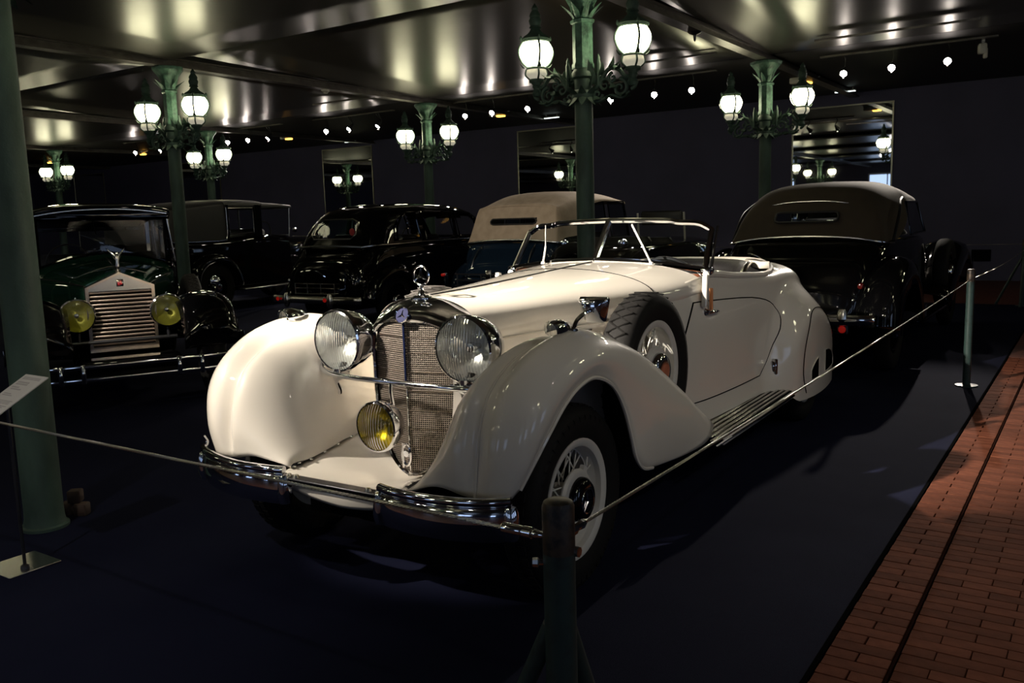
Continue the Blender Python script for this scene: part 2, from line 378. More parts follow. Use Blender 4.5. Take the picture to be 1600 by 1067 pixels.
# ------------------------------------------------------------------ cast-iron lamp columns
def scroll(c, r0, turns, a0, sgn, n=26):
    "spiral in the x-z plane"
    return [(c[0]+sgn*cos(a0+2*pi*turns*t)*r0*(1-.85*t), c[1], c[2]+sin(a0+2*pi*turns*t)*r0*(1-.85*t)) for t in [i/n for i in range(n+1)]]
def leaf(mb, base, d, L, w, up=(0, 0, 1), curl=.5):
    d = Vector(d).normalized(); up = Vector(up); s = d.cross(up).normalized(); b = Vector(base); R = []
    for i in range(6):
        t = i/5; ww = w*sin(pi*min(1, .12+.88*t)**.8)*(1-t*.15)+.002; c_ = b+d*(L*t)+up*(curl*L*t*t)
        R.append([c_-s*ww-up*ww*.3, c_, c_+s*ww-up*ww*.3])
    mb.grid(R); R2 = [[p+up*.006 for p in q] for q in R]; mb.grid([list(reversed(q)) for q in R2])
def make_lantern(name, parent, sx):
    "lantern centred 0.54 m from the shaft, globe centre at z 3.08"
    X, Z = sx*.54, 3.08
    cage = MB()
    NP = 4; prof = [(.085, -.125), (.138, -.075), (.170, 0), (.165, .06), (.128, .125)]
    low = [(.06, -.245), (.105, -.20), (.098, -.145)]
    for k in range(NP):
        a = 2*pi*(k+.5)/NP
        for pr, r in ((prof, .011), (low, .010)):
            cage.tube([(X+(q+.006)*cos(a), (q+.006)*sin(a), Z+h) for q, h in crv([(p[0], p[1], 0) for p in pr], 4) for _ in (0,)] if 0 else
                      [(X+(p.x+.006)*cos(a), (p.x+.006)*sin(a), Z+p.y) for p in crv([(u, v, 0) for u, v in pr], 4)], r, 6)
        cage.lathe([(0, .03), (.012, .018), (.016, 0), (.01, -.02)], 6, c=(X+.15*cos(a), .15*sin(a), Z+.155))
        leaf(cage, (X+.118*cos(a), .118*sin(a), Z-.13), (cos(a), sin(a), .3), .05, .02)
    ring = lambda r, h, t: cage.lathe([(r-t, h-t), (r+t*.6, h-t), (r+t, h), (r+t*.6, h+t), (r-t, h+t), (r-t, h-t)], 24, c=(X, 0, Z))
    ring(.092, -.135, .012); ring(.128, .13, .014); ring(.06, -.255, .016)
    cage.lathe([(.14, .132), (.145, .15), (.125, .175), (.085, .20), (.06, .225), (.045, .25), (.062, .262), (.05, .28), (.058, .30), (.064, .33), (.05, .36), (.058, .375), (.05, .40), (.03, .43), (.034, .45), (.02, .475), (0, .50)], 20, c=(X, 0, Z))
    cage.lathe([(.0, -.30), (.04, -.30), (.055, -.275), (.065, -.25), (.03, -.24), (0, -.24)], 18, c=(X, 0, Z))
    lan = cage.build(name, 'patina_green', parent)
    for k in range(NP):
        a0, a1 = 2*pi*(k-.5)/NP, 2*pi*(k+.5)/NP
        for pr, nm, mt in ((prof, 'pane', 'lamp_glow'), (low, 'lower_pane', 'lamp_glow_low')):
            MB().lathe([(p.x, p.y) for p in crv([(u, v, 0) for u, v in pr], 4)], 7, c=(X, 0, Z), a0=a0+.03, a1=a1-.03).build(nm, mt, lan)
    return lan
def make_column(r=.09):
    root = empty('lamp_column')
    MB().lathe([(.112, 0), (.112, .014), (.098, .02), (r+.002, .05), (r, .09), (r, 1.6), (r*.97, 2.78), (r+.02, 2.80), (r+.024, 2.84), (r+.005, 2.87), (r-.005, 2.90)], 24).build('shaft', 'patina_green', root)
    # square upper stem with chamfers
    s = .078
    oct_ = lambda w, z: [(w*cos(pi/8+k*pi/4)*1.05*(1.12 if k % 2 == 0 else 1), w*sin(pi/8+k*pi/4)*1.05, z) for k in range(8)]
    MB().grid([oct_(.095, 2.88), oct_(.095, 2.92), oct_(.086, 2.94), oct_(.086, 3.30), oct_(.10, 3.31), oct_(.105, 3.335), oct_(.085, 3.35)], cu=True, cap=True).build('stem', 'patina_bright', root, ang=25)
    cp = MB()
    cp.grid([oct_(w, z) for w, z in ((.085, 3.345), (.088, 3.40), (.105, 3.47), (.14, 3.54), (.185, 3.60), (.20, 3.62), (.20, 3.65), (.17, 3.66))], cu=True, cap=True)
    for k in range(8):
        a = k*pi/4; leaf(cp, (.085*cos(a), .085*sin(a), 3.35), (cos(a)*.55, sin(a)*.55, .85), .15, .030, (cos(a), sin(a), 0), .30)
    cp.build('capital', 'patina_bright', root)
    for sx in (-1, 1):
        b = MB()
        b.tube(crv([(sx*.07, 0, 2.66), (sx*.16, 0, 2.70), (sx*.27, 0, 2.84), (sx*.38, 0, 2.84), (sx*.46, 0, 2.76), (sx*.54, 0, 2.76)], 6), .022, 8)
        b.tube(scroll((sx*.40, 0, 2.66), .085, 1.4, .5*pi, -sx), lambda t: .022-.012*t, 6)
        b.tube(scroll((sx*.24, 0, 2.70), .07, 1.3, 0, sx), lambda t: .02-.01*t, 6)
        b.tube(scroll((sx*.14, 0, 2.79), .05, 1.2, pi, sx), lambda t: .018-.008*t, 6); b.tube(scroll((sx*.32, 0, 2.76), .05, 1.2, .5*pi, sx), lambda t: .018-.008*t, 6); b.tube(scroll((sx*.16, 0, 2.62), .055, 1.2, pi, -sx), lambda t: .018-.008*t, 6)
        b.tube(scroll((sx*.52, 0, 2.70), .06, 1.2, -.5*pi, sx), lambda t: .018-.008*t, 6)
        b.tube(crv([(sx*.08, 0, 2.58), (sx*.18, 0, 2.56), (sx*.30, 0, 2.60), (sx*.42, 0, 2.57), (sx*.50, 0, 2.62)], 5), lambda t: .022-.012*t, 6)
        for (bx, bz, dx, dz, L) in ((.12, 2.72, .5, .8, .13), (.20, 2.80, .6, .6, .14), (.30, 2.86, .8, .4, .14), (.36, 2.84, .9, -.1, .13), (.15, 2.60, .3, -.9, .12), (.28, 2.60, .6, -.7, .12), (.42, 2.60, .8, -.5, .12), (.10, 2.78, .1, 1, .17), (.33, 2.70, .2, -1, .12)):
            for sy in (-1, 1):
                leaf(b, (sx*bx, sy*.02, bz), (sx*dx, sy*.5, dz), L*.72, .034, (0, sy*.3, 1), .4)
        b.lathe([(0, 2.66), (.035, 2.67), (.05, 2.70), (.03, 2.74), (.045, 2.77), (.03, 2.80), (.02, 2.84)], 14, c=(sx*.54, 0, 0))
        b.lathe([(.022, 2.70), (.026, 2.72), (.026, 2.92), (.016, 2.95), (.018, 2.965), (0, 3.01)], 8, c=(sx*.17, .0, 0))    # candle-like spike
        b.build('bracket', 'patina_green', root)
        make_lantern('lantern', root, sx)
    col = MB()
    for k in range(8):
        a = k*pi/4+pi/8; leaf(col, (.09*cos(a), .09*sin(a), 2.60), (cos(a)*.4, sin(a)*.4, 1), .11, .040, (cos(a), sin(a), 0), .5); leaf(col, (.09*cos(a), .09*sin(a), 2.64), (cos(a)*.4, sin(a)*.4, -1), .13, .04, (cos(a), sin(a), 0), .3)
    col.lathe([(.09, 2.56), (.11, 2.58), (.115, 2.62), (.11, 2.66), (.09, 2.68)], 20)
    col.build('collar', 'patina_green', root)
    return root
proto = make_column(); first = True
clab = {(0, 1): 'nearest green iron column at the left edge beside the tilted information plaque', (0, 2): 'tall green lamp column with two glowing lanterns, directly behind the cream convertible', (0, 3): 'green lamp column with two lanterns, rising behind the brown-topped black car',
        (1, 2): 'green lamp column with two lanterns, rising behind the silver-radiator car', (1, 3): 'slender green lamp column with two lanterns, behind the black saloon roof',
        (2, 3): 'distant green lamp column behind the black landaulet roof, a mirror behind its lanterns', (3, 3): 'smallest farthest green lamp column with two lanterns, at the far left'}
for i in range(-1, 5):
    for j in range(4):
        if (i, j) in ((-1, 0),) or i == 4 or (i > 2 and j < 3): continue
        o = proto if first else copy_tree(proto); first = False
        o.location = (COLX[i+1], ROWY[j], 0); tag(o, clab.get((i, j), 'green lamp column with two lanterns standing outside the picture'), 'lamp column', 'lamp columns of the hall')
# ------------------------------------------------------------------ track lights
def make_spot():
    r = empty('track_spotlight')
    MB().lathe([(0, .10), (.022, .10), (.030, .07), (.036, .02), (.052, -.035), (.058, -.065), (.052, -.066), (.045, -.05), (0, -.045)], 20).build('lamp_head', 'spot_body', r)
    MB().lathe([(0, -.052), (.03, -.056), (.049, -.063)], 18).build('bulb_face', 'spot_glow', r)
    return r
sp = make_spot(); firsts = True
tl = ['leftmost', 'middle', 'rightmost']
trk = [('right-hand rail past the brown-topped car', 0), ('rail between the two largest right lamp columns', 3), ('rail over the tan-topped car', 6), ('rail over the black saloon', 9), ('rail above the black landaulet', 12), ('far left rail', 15)]
FLAB = ['added spotlight above the front aisle aimed at '+q_+', outside the frame' for q_ in ('the cream hood', 'the cream front fender', 'the silver radiator', 'the tan cloth top', 'the cream door', 'the empty carpet', 'the information plaque', 'the running board')]
ALLSP = TRACK+[(l_[0], l_[1], a_) for l_, a_, *_r in ADDED_FRONT]  # fittings added to the unseen front spots, to reflect as bright discs in chrome
for idx, (x, y, a) in enumerate(ALLSP):
    o = sp if firsts else copy_tree(sp); firsts = False
    d = (Vector(a)-Vector((x, y, 3.5))).normalized(); o.location = (x, y, 3.50)
    o.rotation_euler = (-d).to_track_quat('Z', 'Y').to_euler()
    g = [t for t in trk if t[1] <= idx][-1]; k = idx-g[1]
    # wall-side order runs left to right inside each group
    tag(o, '%s spotlight hanging from the %s' % (tl[min(k, 2)], g[0]) if idx < len(TRACK) else FLAB[idx-len(TRACK)], 'spotlight', 'track spotlights')
    inv_ = o.rotation_euler.to_matrix().inverted()
    up = inv_ @ Vector((0, 0, 1)); sd = inv_ @ Vector((1, 0, 0)); bk = inv_ @ Vector((0, .35, .9))
    MB().tube(crv([(0, 0, .03), Vector((0, 0, .09))+bk*.03, up*.18+sd*.02, up*.232], 5), .007, 6).build('arm', 'spot_body', o)
    MB().lathe([(0, -.012), (.012, -.008), (.014, 0), (.012, .008), (0, .012)], 10, c=tuple(Vector((0, 0, -.055))-up*.075)).build('glare_ring', 'dull_chrome', o)
RAILS = [(-3.75, -1.35), (-7.7, -5.4), (-11.0, -8.6), (-14.8, -12.4), (-18.2, -15.8), (-22.0, -19.8)]
rl = ['right-hand', 'second', 'third', 'fourth', 'fifth', 'farthest']
for (a, b), n_ in zip(RAILS, rl):
    r = MB().box((a, 14.18, 3.735), (b, 14.22, 3.765)).box((a, 14.165, 3.74), (b, 14.18, 3.76))
    tag(r.build('light_rail', 'beam_metal'), '%s thin metal light rail under the dark ceiling, counted from the right' % n_, 'light rail', 'light rails')
# near ceiling rails on the panels
for k, (a, b, y_, lab) in enumerate(((-3.4, -1.4, 12.55, 'thin metal rail under the glossy ceiling at upper right'), (-6.0, -4.75, 12.45, 'short metal rail beside the large lantern under the ceiling'), (-12.7, -10.9, 12.2, 'metal rail under the glossy ceiling left of the slender column'))):
    tag(MB().box((a, y_, 3.70), (b, y_+.04, 3.73)).build('ceiling_rail', 'beam_metal'), lab, 'rail')
# ------------------------------------------------------------------ wheel builder (axis along y, outer face at +y)
def wheel(parent, loc, R=.37, W=.17, rim=.235, side=1, tread='block', spokes=36, tyre='tyre_rubber', rimmat='wheel_white', rot=0, star=True, tilt=0.):
    root = empty('wheel', loc); root.parent = parent; root.rotation_euler = (tilt, rot, 0 if side > 0 else pi)
    t = MB(); h = W/2
    t.lathe([(rim-.01, -h*.62), (rim+.012, -h*.75), (R*.82, -h), (R*.94, -h*.86), (R*.985, -h*.6), (R, -h*.25), (R, h*.25), (R*.985, h*.6), (R*.94, h*.86), (R*.82, h), (rim+.012, h*.75), (rim-.01, h*.62)], 64, 'y')
    if tread == 'block':
        n = 46
        for k in range(n):
            for y0, y1, o_ in ((-h*.98, -h*.52, 0), (-h*.44, -.004, .5), (.004, h*.44, 0), (h*.52, h*.98, .5)):
                a0 = 2*pi*(k+o_)/n; a1 = a0+2*pi/n*.66; P = []
                for rr in (R*.93, R*1.012 if abs(y0+y1) < h else R*.985):
                    for a, yy in ((a0, y0), (a1, y0), (a1, y1), (a0, y1)):
                        q = rr*(1-.10*max(0, abs(yy)/h-.55)/.45); P.append((q*cos(a), yy, q*sin(a)))
                t.add(P, [(4, 5, 6, 7), (0, 1, 5, 4), (1, 2, 6, 5), (2, 3, 7, 6), (3, 0, 4, 7)])
    elif tread == 'net':
        n = 40
        for k in range(n):
            a = 2*pi*k/n
            for s in (-1, 1):
                t.tube([((R+.002)*cos(a+s*u*.16), h*(-.58+1.16*u), (R+.002)*sin(a+s*u*.16)) for u in (0, .25, .5, .75, 1)], .0042, 4)
    t.build('tyre', tyre, root)
    r = MB(); f = h*.62
    r.lathe([(rim+.004, f+.012), (rim+.004, f), (rim-.012, f-.004), (rim-.03, f-.02), (rim-.04, f-.05), (rim-.045, 0), (rim-.04, -f), (rim+.004, -f)], 48, 'y')
    r.lathe([(rim+.004, f+.012), (rim-.01, f+.014), (rim-.028, f+.004), (rim-.03, f-.02)], 48, 'y')
    r.build('rim', rimmat, root)
    hb = MB(); hb.lathe([(.055, -h*.5), (.06, f*.2), (.075, f*.55), (.105, f*.72), (.118, f*.85), (.12, f+.0), (.112, f+.012), (.09, f+.014), (.07, f+.006)], 32, 'y')
    for k in range(3):
        a = k*2*pi/3+.4; hb.cbox((0, 0, 0), (.03, .02, .028), T(.122*cos(a), f*.9, .122*sin(a)) @ Ry(-a))
    hb.build('hub', rimmat, root)
    cp = MB(); cp.lathe([(.09, f+.012), (.088, f+.03), (.075, f+.045), (.05, f+.05), (.03, f+.049), (0, f+.049)], 32, 'y')
    hc = cp.build('hub_cap', 'chrome' if not star else 'black_paint', root)
    if star:
        s = MB(); ring = [(.048*cos(k*2*pi/24), f+.052, .048*sin(k*2*pi/24)) for k in range(24)]; s.tube(ring, .003, 5, closed=True)
        for k in range(3):
            a = pi/2+k*2*pi/3; s.tube([(0, f+.052, 0), (.046*cos(a), f+.052, .046*sin(a))], lambda u: .006-.004*u, 5)
        s.build('star', 'chrome', hc)
    if spokes:
        sp0 = None
        for k in range(spokes):
            a = 2*pi*k/spokes; da = .38*(1 if k % 2 else -1); lay = k % 3
            y_in = (f*.75, f*.05, -h*.35)[lay]; r_in = (.10, .075, .06)[lay]; y_out = (f-.03, 0, f-.05)[lay]
            p0 = Vector((r_in*cos(a), y_in, r_in*sin(a))); p1 = Vector(((rim-.035)*cos(a+da), y_out, (rim-.035)*sin(a+da)))
            d = p1-p0
            if sp0 is None:
                sp0 = MB().tube([(0, 0, 0), (0, 0, 1)], .0032, 5).build('spoke', rimmat, root); o = sp0
            else: o = inst(sp0, root)
            o.matrix_local = Matrix.Translation(p0) @ d.to_track_quat('Z', 'Y').to_matrix().to_4x4() @ Matrix.Diagonal((1, 1, d.length, 1))
    else:
        MB().lathe([(rim-.03, f-.015), (.16, f*.5), (.10, f*.45), (.07, f*.6)], 32, 'y').build('disc', rimmat, root)
    return root
def star3(mb, c, r, t, axis='x', w=.2):
    "three-pointed star with raised ridge, facing +x"
    for k in range(3):
        a = pi/2+k*2*pi/3; tip = (r*cos(a), r*sin(a)); l = (w*r*cos(a+pi/3), w*r*sin(a+pi/3)); q = (w*r*cos(a-pi/3), w*r*sin(a-pi/3))
        for s in (1, -1):
            P = [Vector((c[0]+s*t, c[1], c[2])), Vector((c[0], c[1]+tip[0], c[2]+tip[1])), Vector((c[0], c[1]+l[0], c[2]+l[1])), Vector((c[0], c[1]+q[0], c[2]+q[1]))]
            mb.add(P, [(0, 2, 1), (0, 1, 3)] if s > 0 else [(0, 1, 2), (0, 3, 1)])
def headlamp(parent, c, r, depth, yaw=0., lens='lens_clear', bowl='lamp_bowl', shell='chrome', name='headlamp'):
    m = T(*c) @ Rz(yaw)
    sh = MB().lathe([(r*.985, .0), (r*1.04, -.004), (r*1.075, -.018), (r*1.06, -.034), (r*1.0, -.04), (r*.99, -depth*.35), (r*.88, -depth*.62), (r*.62, -depth*.86), (r*.3, -depth*.97), (0, -depth)], 40, 'x', m=m)
    o = sh.build(name, shell, parent)
    MB().lathe([(0, .028), (r*.35, .025), (r*.7, .016), (r*.98, .0)], 36, 'x', m=m).build('lens', lens, o)
    MB().lathe([(r*.97, -.006), (r*.8, -depth*.3), (r*.55, -depth*.48), (r*.25, -depth*.58), (0, -depth*.6)], 36, 'x', m=m).build('reflector', bowl, o)
    MB().lathe([(0, -depth*.25), (.018, -depth*.27), (.022, -depth*.34), (.014, -depth*.45), (.012, -depth*.58)], 14, 'x', m=m).build('bulb', 'dull_chrome', o)
    return o

# ------------------------------------------------------------------ the cream convertible
CX, CY, CH = -2.3703, 2.8343, .025
W = empty('convertible_car', (CX, CY, 0), CH-pi/2, 'cream-white open vintage convertible with chrome radiator and round headlamps, in front', 'car')
PT = 'cream_paint'
# front fenders: net of control points, rows from the nose over the top to the running board
FR = [[(0.46, 0.755, 0.54), (0.5, 0.74, 0.515), (0.52, 0.705, 0.5), (0.525, 0.658, 0.5), (0.525, 0.61, 0.505), (0.535, 0.56, 0.515), (0.535, 0.455, 0.53), (0.51, 0.3, 0.49)],
      [(0.42, 0.79, 0.63), (0.475, 0.795, 0.63), (0.515, 0.76, 0.63), (0.54, 0.688, 0.63), (0.507, 0.615, 0.636), (0.552, 0.56, 0.635), (0.53, 0.455, 0.605), (0.48, 0.31, 0.5)],
      [(0.36, 0.819, 0.725), (0.42, 0.829, 0.76), (0.475, 0.789, 0.775), (0.51, 0.7, 0.78), (0.479, 0.615, 0.764), (0.522, 0.56, 0.762), (0.475, 0.455, 0.695), (0.4, 0.31, 0.5)],
      [(0.265, 0.828, 0.805), (0.33, 0.838, 0.85), (0.39, 0.791, 0.885), (0.43, 0.707, 0.9), (0.409, 0.615, 0.867), (0.442, 0.56, 0.872), (0.385, 0.455, 0.79), (0.29, 0.32, 0.51)],
      [(0.14, 0.823, 0.85), (0.18, 0.838, 0.91), (0.23, 0.791, 0.967), (0.26, 0.707, 0.995), (0.246, 0.612, 0.949), (0.266, 0.56, 0.962), (0.22, 0.465, 0.855), (0.16, 0.35, 0.52)],
      [(0.01, 0.818, 0.858), (0.0, 0.838, 0.93), (0, 0.786, 1.003), (0, 0.707, 1.033), (0, 0.62, 0.994), (0, 0.565, 0.995), (0.0, 0.49, 0.89), (0, 0.39, 0.52)],
      [(-0.14, 0.815, 0.8), (-0.17, 0.833, 0.89), (-0.2, 0.786, 0.965), (-0.21, 0.712, 0.995), (-0.22, 0.63, 0.98), (-0.22, 0.58, 0.936), (-0.22, 0.53, 0.88), (-0.22, 0.44, 0.55)],
      [(-0.25, 0.811, 0.69), (-0.34, 0.828, 0.79), (-0.42, 0.786, 0.885), (-0.45, 0.712, 0.918), (-0.47, 0.65, 0.9), (-0.47, 0.61, 0.866), (-0.47, 0.57, 0.82), (-0.47, 0.5, 0.55)],
      [(-0.325, 0.808, 0.555), (-0.5, 0.828, 0.66), (-0.64, 0.786, 0.775), (-0.7, 0.722, 0.808), (-0.74, 0.67, 0.79), (-0.745, 0.645, 0.766), (-0.75, 0.62, 0.73), (-0.75, 0.58, 0.52)],
      [(-0.375, 0.806, 0.45), (-0.66, 0.828, 0.51), (-0.88, 0.796, 0.62), (-0.96, 0.742, 0.66), (-1.0, 0.7, 0.64), (-1.01, 0.685, 0.626), (-1.02, 0.67, 0.6), (-1.02, 0.65, 0.5)],
      [(-0.45, 0.803, 0.385), (-0.82, 0.823, 0.4), (-1.1, 0.806, 0.47), (-1.2, 0.762, 0.5), (-1.25, 0.73, 0.48), (-1.26, 0.715, 0.476), (-1.27, 0.7, 0.46), (-1.28, 0.69, 0.42)],
      [(-0.56, 0.798, 0.358), (-0.9, 0.818, 0.335), (-1.2, 0.816, 0.33), (-1.38, 0.782, 0.37), (-1.45, 0.74, 0.36), (-1.455, 0.73, 0.361), (-1.46, 0.72, 0.35), (-1.46, 0.71, 0.34)]]
for s in (1, -1):
    rows = [[(x, s*y, z) for x, y, z in r] for r in FR]
    o = MB().grid(net(rows, 5, 5)).build('front_fender', PT, W, ang=60, sol=.014*s)
    bead = crv([r[4] for r in rows[:7]], 6)
    MB().tube([p+Vector((.0, 0, .001)) for p in bead], .0055, 6).build('bead', PT, o)
    lip = crv([r[0] for r in rows], 5); MB().tube(lip, .008, 6).build('rolled_edge', PT, o)
    # parking lamp on top
    pl = MB(); m_ = T(.13, s*.70, 1.032) @ Ry(.05)
    pl.grid([[m_ @ Vector((x, w_*cos(a)*.9, h_*sin(a))) for a in [pi*k/10 for k in range(11)]] for x, w_, h_ in ((.0, .028, .040), (-.02, .034, .048), (-.06, .034, .046), (-.11, .022, .030), (-.15, .006, .008))])
    po = pl.build('parking_lamp', 'chrome', o)
    MB().lathe([(0, .010), (.018, .008), (.029, 0), (.03, -.006)], 16, 'x', m=m_ @ T(.002, 0, .022) @ Ry(-.1)).build('lamp_lens', 'lens_clear', po)
# apron between the fenders
rows = []
for x, za, ya, zc in ((.545, .425, .30, .385), (.555, .47, .30, .425), (.545, .488, .303, .445), (.51, .49, .305, .447), (.42, .495, .315, .43), (.30, .51, .325, .415), (.16, .52, .355, .40), (.0, .525, .40, .40)):
    rows.append([(x, y_*ya, zc+(za-zc)*abs(y_)**1.6) for y_ in (-1, -.75, -.5, -.25, 0, .25, .5, .75, 1)])
ap = MB().grid(net(rows, 3, 3)).build('apron', PT, W, ang=60, sol=.006)
for s in (1, -1):
    bd = crv([(r[7][0], s*r[7][1], r[7][2]+.006) for r in FR[:6]], 5)
    MB().tube(bd, .0055, 6).build('seam_bead', 'dark_metal', ap)
    for k in range(2, 24, 4):
        p = bd[k]; MB().lathe([(0, .006), (.006, .004), (.008, 0)], 8, c=(p.x, p.y-s*.016, p.z-.004)).build('screw', 'dull_chrome', ap)
MB().rbox((.552, -.31, .478), (.60, .31, .486), .003).rbox((.552, -.31, .440), (.558, .31, .486), .003).build('bumper_iron', 'dark_metal', W)
for y_ in (-.24, -.20, .17, .22): MB().lathe([(0, .012), (.010, .010), (.013, .003), (.014, 0)], 10, c=(.578, y_, .486)).build('bolt', 'dull_chrome', W)
# bumper halves
for s in (1, -1):
    path = crv([(.590, s*.245, .487), (.612, s*.32, .489), (.622, s*.45, .490), (.61, s*.58, .492), (.58, s*.70, .497), (.545, s*.775, .503)], 6)
    b = MB(); R = []
    for i, p in enumerate(path):
        a = path[max(i-1, 0)]; q = path[min(i+1, len(path)-1)]; t = (q-a).normalized(); n_ = Vector((t.y, -t.x, 0))*(1 if s > 0 else -1)
        if n_.x < 0: n_ = -n_
        R.append([p+n_*dx+Vector((0, 0, dz)) for dx, dz in ((-.012, .012), (.004, .014), (.016, .004), (.022, -.016), (.024, -.05), (.018, -.085), (.004, -.112), (-.012, -.115), (-.014, -.05))])
    b.grid(R, cu=True, cap=True)
    bo = b.build('bumper', 'chrome', W, ang=50)
    top = [p+Vector((.006, 0, .027)) for p in path]; MB().tube(top, .017, 10).build('upper_bar', 'chrome', bo)
    for e_ in (path[0], path[-1]):
        MB().lathe([(0, .012), (.018, .008), (.026, -.01), (.030, -.07), (.022, -.105), (0, -.115)], 14, c=(e_.x+.008, e_.y, e_.z)).build('end_cap', 'chrome', bo)
    hk = path[-1]
    if s < 0: MB().tube(crv([hk+Vector((0, 0, .02)), hk+Vector((-.03, -.02, .04)), hk+Vector((-.02, -.03, .07))], 4), .008, 6).build('hook', 'chrome', bo)
# radiator shell
def outline(x, hw, zt, zb, bow, vx, cut):
    P = [(0, zb), (hw*.30, zb+.022), (hw*.62, zb+.08), (hw*.86, zb+.17), (hw*.97, zb+.30), (hw, zb+.45), (hw, zt-.19), (hw*.985, zt-.10), (hw*.92, zt-.055-bow*.2), (hw*.70, zt-.02-bow*.28), (hw*.36, zt-.004-bow*.08), (0, zt)]
    half = crv([(p[0], p[1], 0) for p in P], 3)
    pts = [(x-vx*abs(p.x), p.x, p.y) for p in half]
    return pts+[(a, -b, c_) for a, b, c_ in reversed(pts[1:-1])]
rr = [outline(.130, .205, 1.050, .405, 0, .25, 0), outline(.138, .212, 1.062, .40, .02, .25, 0), outline(.125, .225, 1.082, .395, .05, .22, 0), outline(.085, .242, 1.108, .39, .08, .18, 0), outline(.04, .256, 1.130, .39, .09, .12, 0), outline(-.02, .266, 1.142, .39, .09, .05, 0)]
MB().grid(rr, cu=True).build('radiator_shell', 'chrome', W, ang=50)
gr = outline(.128, .208, 1.052, .405, 0, .25, 0); nh = len(gr)//2
for s in (1, -1):
    half = [p for p in gr if p[1]*s >= -1e-6]; half.sort(key=lambda p: p[2])
    R = [[(.118-.25*abs(p[1])*u, p[1]*u, p[2]) for u in (0, .25, .5, .75, 1)] for p in half if abs(p[1]) > .002]
    g = MB().grid(R).build('grille', 'grille_mesh', W)
    for z in (.52, .60, .68, .76, .84, .92, .985):
        hw = .2 if z > .7 else ip([(.405, .05), (.48, .12), (.57, .175), (.70, .198), (.9, .205)], z)
        MB().tube([(.1225, 0, z), (.1225-.25*hw, s*hw, z)], .0016, 4).build('wire', 'nickel', g)
MB().tube([(.124, 0, 1.052), (.124, 0, .42)], .004, 6).build('grille_bar', 'chrome', W)
MB().tube([(.130, 0, 1.05), (.130, 0, .78)], .005, 6).build('centre_strip', 'bar_blue', W)
# badge
bd_ = MB().lathe([(0, .004), (.018, .004)], 24, 'x', m=T(.148, 0, 1.077) @ Ry(-.5))
bo = MB().lathe([(0, .002), (.030, .002), (.032, 0)], 28, 'x', m=T(.134, 0, 1.078) @ Ry(-.45)).build('badge', 'enamel_blue', W)
mm = T(.134, 0, 1.078) @ Ry(-.45)
MB().lathe([(.030, .002), (.034, .006), (.036, 0)], 28, 'x', m=mm).build('badge_rim', 'chrome', bo)
sx_ = MB(); star3(sx_, (.003, 0, 0), .026, .005); sx_.xf(mm).build('badge_star', 'chrome', bo)
# mascot: ring and star on a filler cap
cap = MB().lathe([(0, 1.160), (.012, 1.160), (.016, 1.15), (.034, 1.147), (.045, 1.138), (.046, 1.125), (.05, 1.12), (.05, 1.11)], 24, c=(.0, 0, 0)).build('radiator_cap', 'chrome', W)
MB().lathe([(.006, 1.188), (.010, 1.18), (.007, 1.172), (.014, 1.162), (.016, 1.158)], 14).build('mascot_stem', 'chrome', cap)
st_ = MB().tube([(0, .040*cos(k*2*pi/36), 1.231+.040*sin(k*2*pi/36)) for k in range(36)], .0048, 8, closed=True)
ms = st_.build('mascot_ring', 'chrome', cap)
sx_ = MB(); star3(sx_, (0, 0, 1.231), .039, .010, w=.30); sx_.build('mascot_star', 'chrome', ms)
# headlamps, bar and fog lamp
for s in (1, -1): headlamp(W, (.185, s*.332, .960), .128, .21, s*.02)
bar = MB().tube(crv([(.12, -.475, .865), (.19, -.40, .828), (.215, -.25, .818), (.222, 0, .815), (.215, .25, .812), (.19, .40, .815), (.12, .475, .85)], 6), .0115, 10)
for s in (1, -1):
    bar.grid([[(.185, s*.375, .835), (.20, s*.30, .826)], [(.17, s*.38, .81), (.205, s*.31, .81)], [(.14, s*.39, .77), (.175, s*.34, .79)], [(.12, s*.395, .735), (.125, s*.375, .74)]])
    bar.tube([(.12, s*.338, .85), (.14, s*.337, .82)], .03, 10); bar.tube(crv([(.20, s*.28, .815), (.18, s*.34, .79), (.13, s*.375, .74), (.115, s*.39, .72)], 4), .010, 8); bar.tube([(.18, s*.335, .842), (.18, s*.335, .815)], .022, 10)
bar.build('headlamp_bar', 'chrome', W)
headlamp(W, (.335, .0, .652), .098, .13, 0, 'lens_yellow', 'lamp_bowl_yellow', 'chrome', 'fog_lamp')
MB().tube(crv([(.225, .0, .81), (.232, .006, .77), (.225, .012, .70), (.20, .012, .66)], 5), .009, 8).tube([(.20, .012, .66), (.25, .0, .652)], .012, 8).build('fog_lamp_bracket', 'chrome', W)
# starting-handle cover
MB().tube([(.150+.0, .004+.022*cos(k*2*pi/20), .495+.045*sin(k*2*pi/20)) for k in range(20)], .007, 6, closed=True).lathe([(0, .012), (.014, .01), (.018, 0)], 12, 'x', c=(.146, .004, .50)).build('crank_cover', 'chrome', W)
MB().tube([(.152, -.012, .545), (.152, -.012, .44)], .006, 6).build('crank_latch', 'chrome', W)
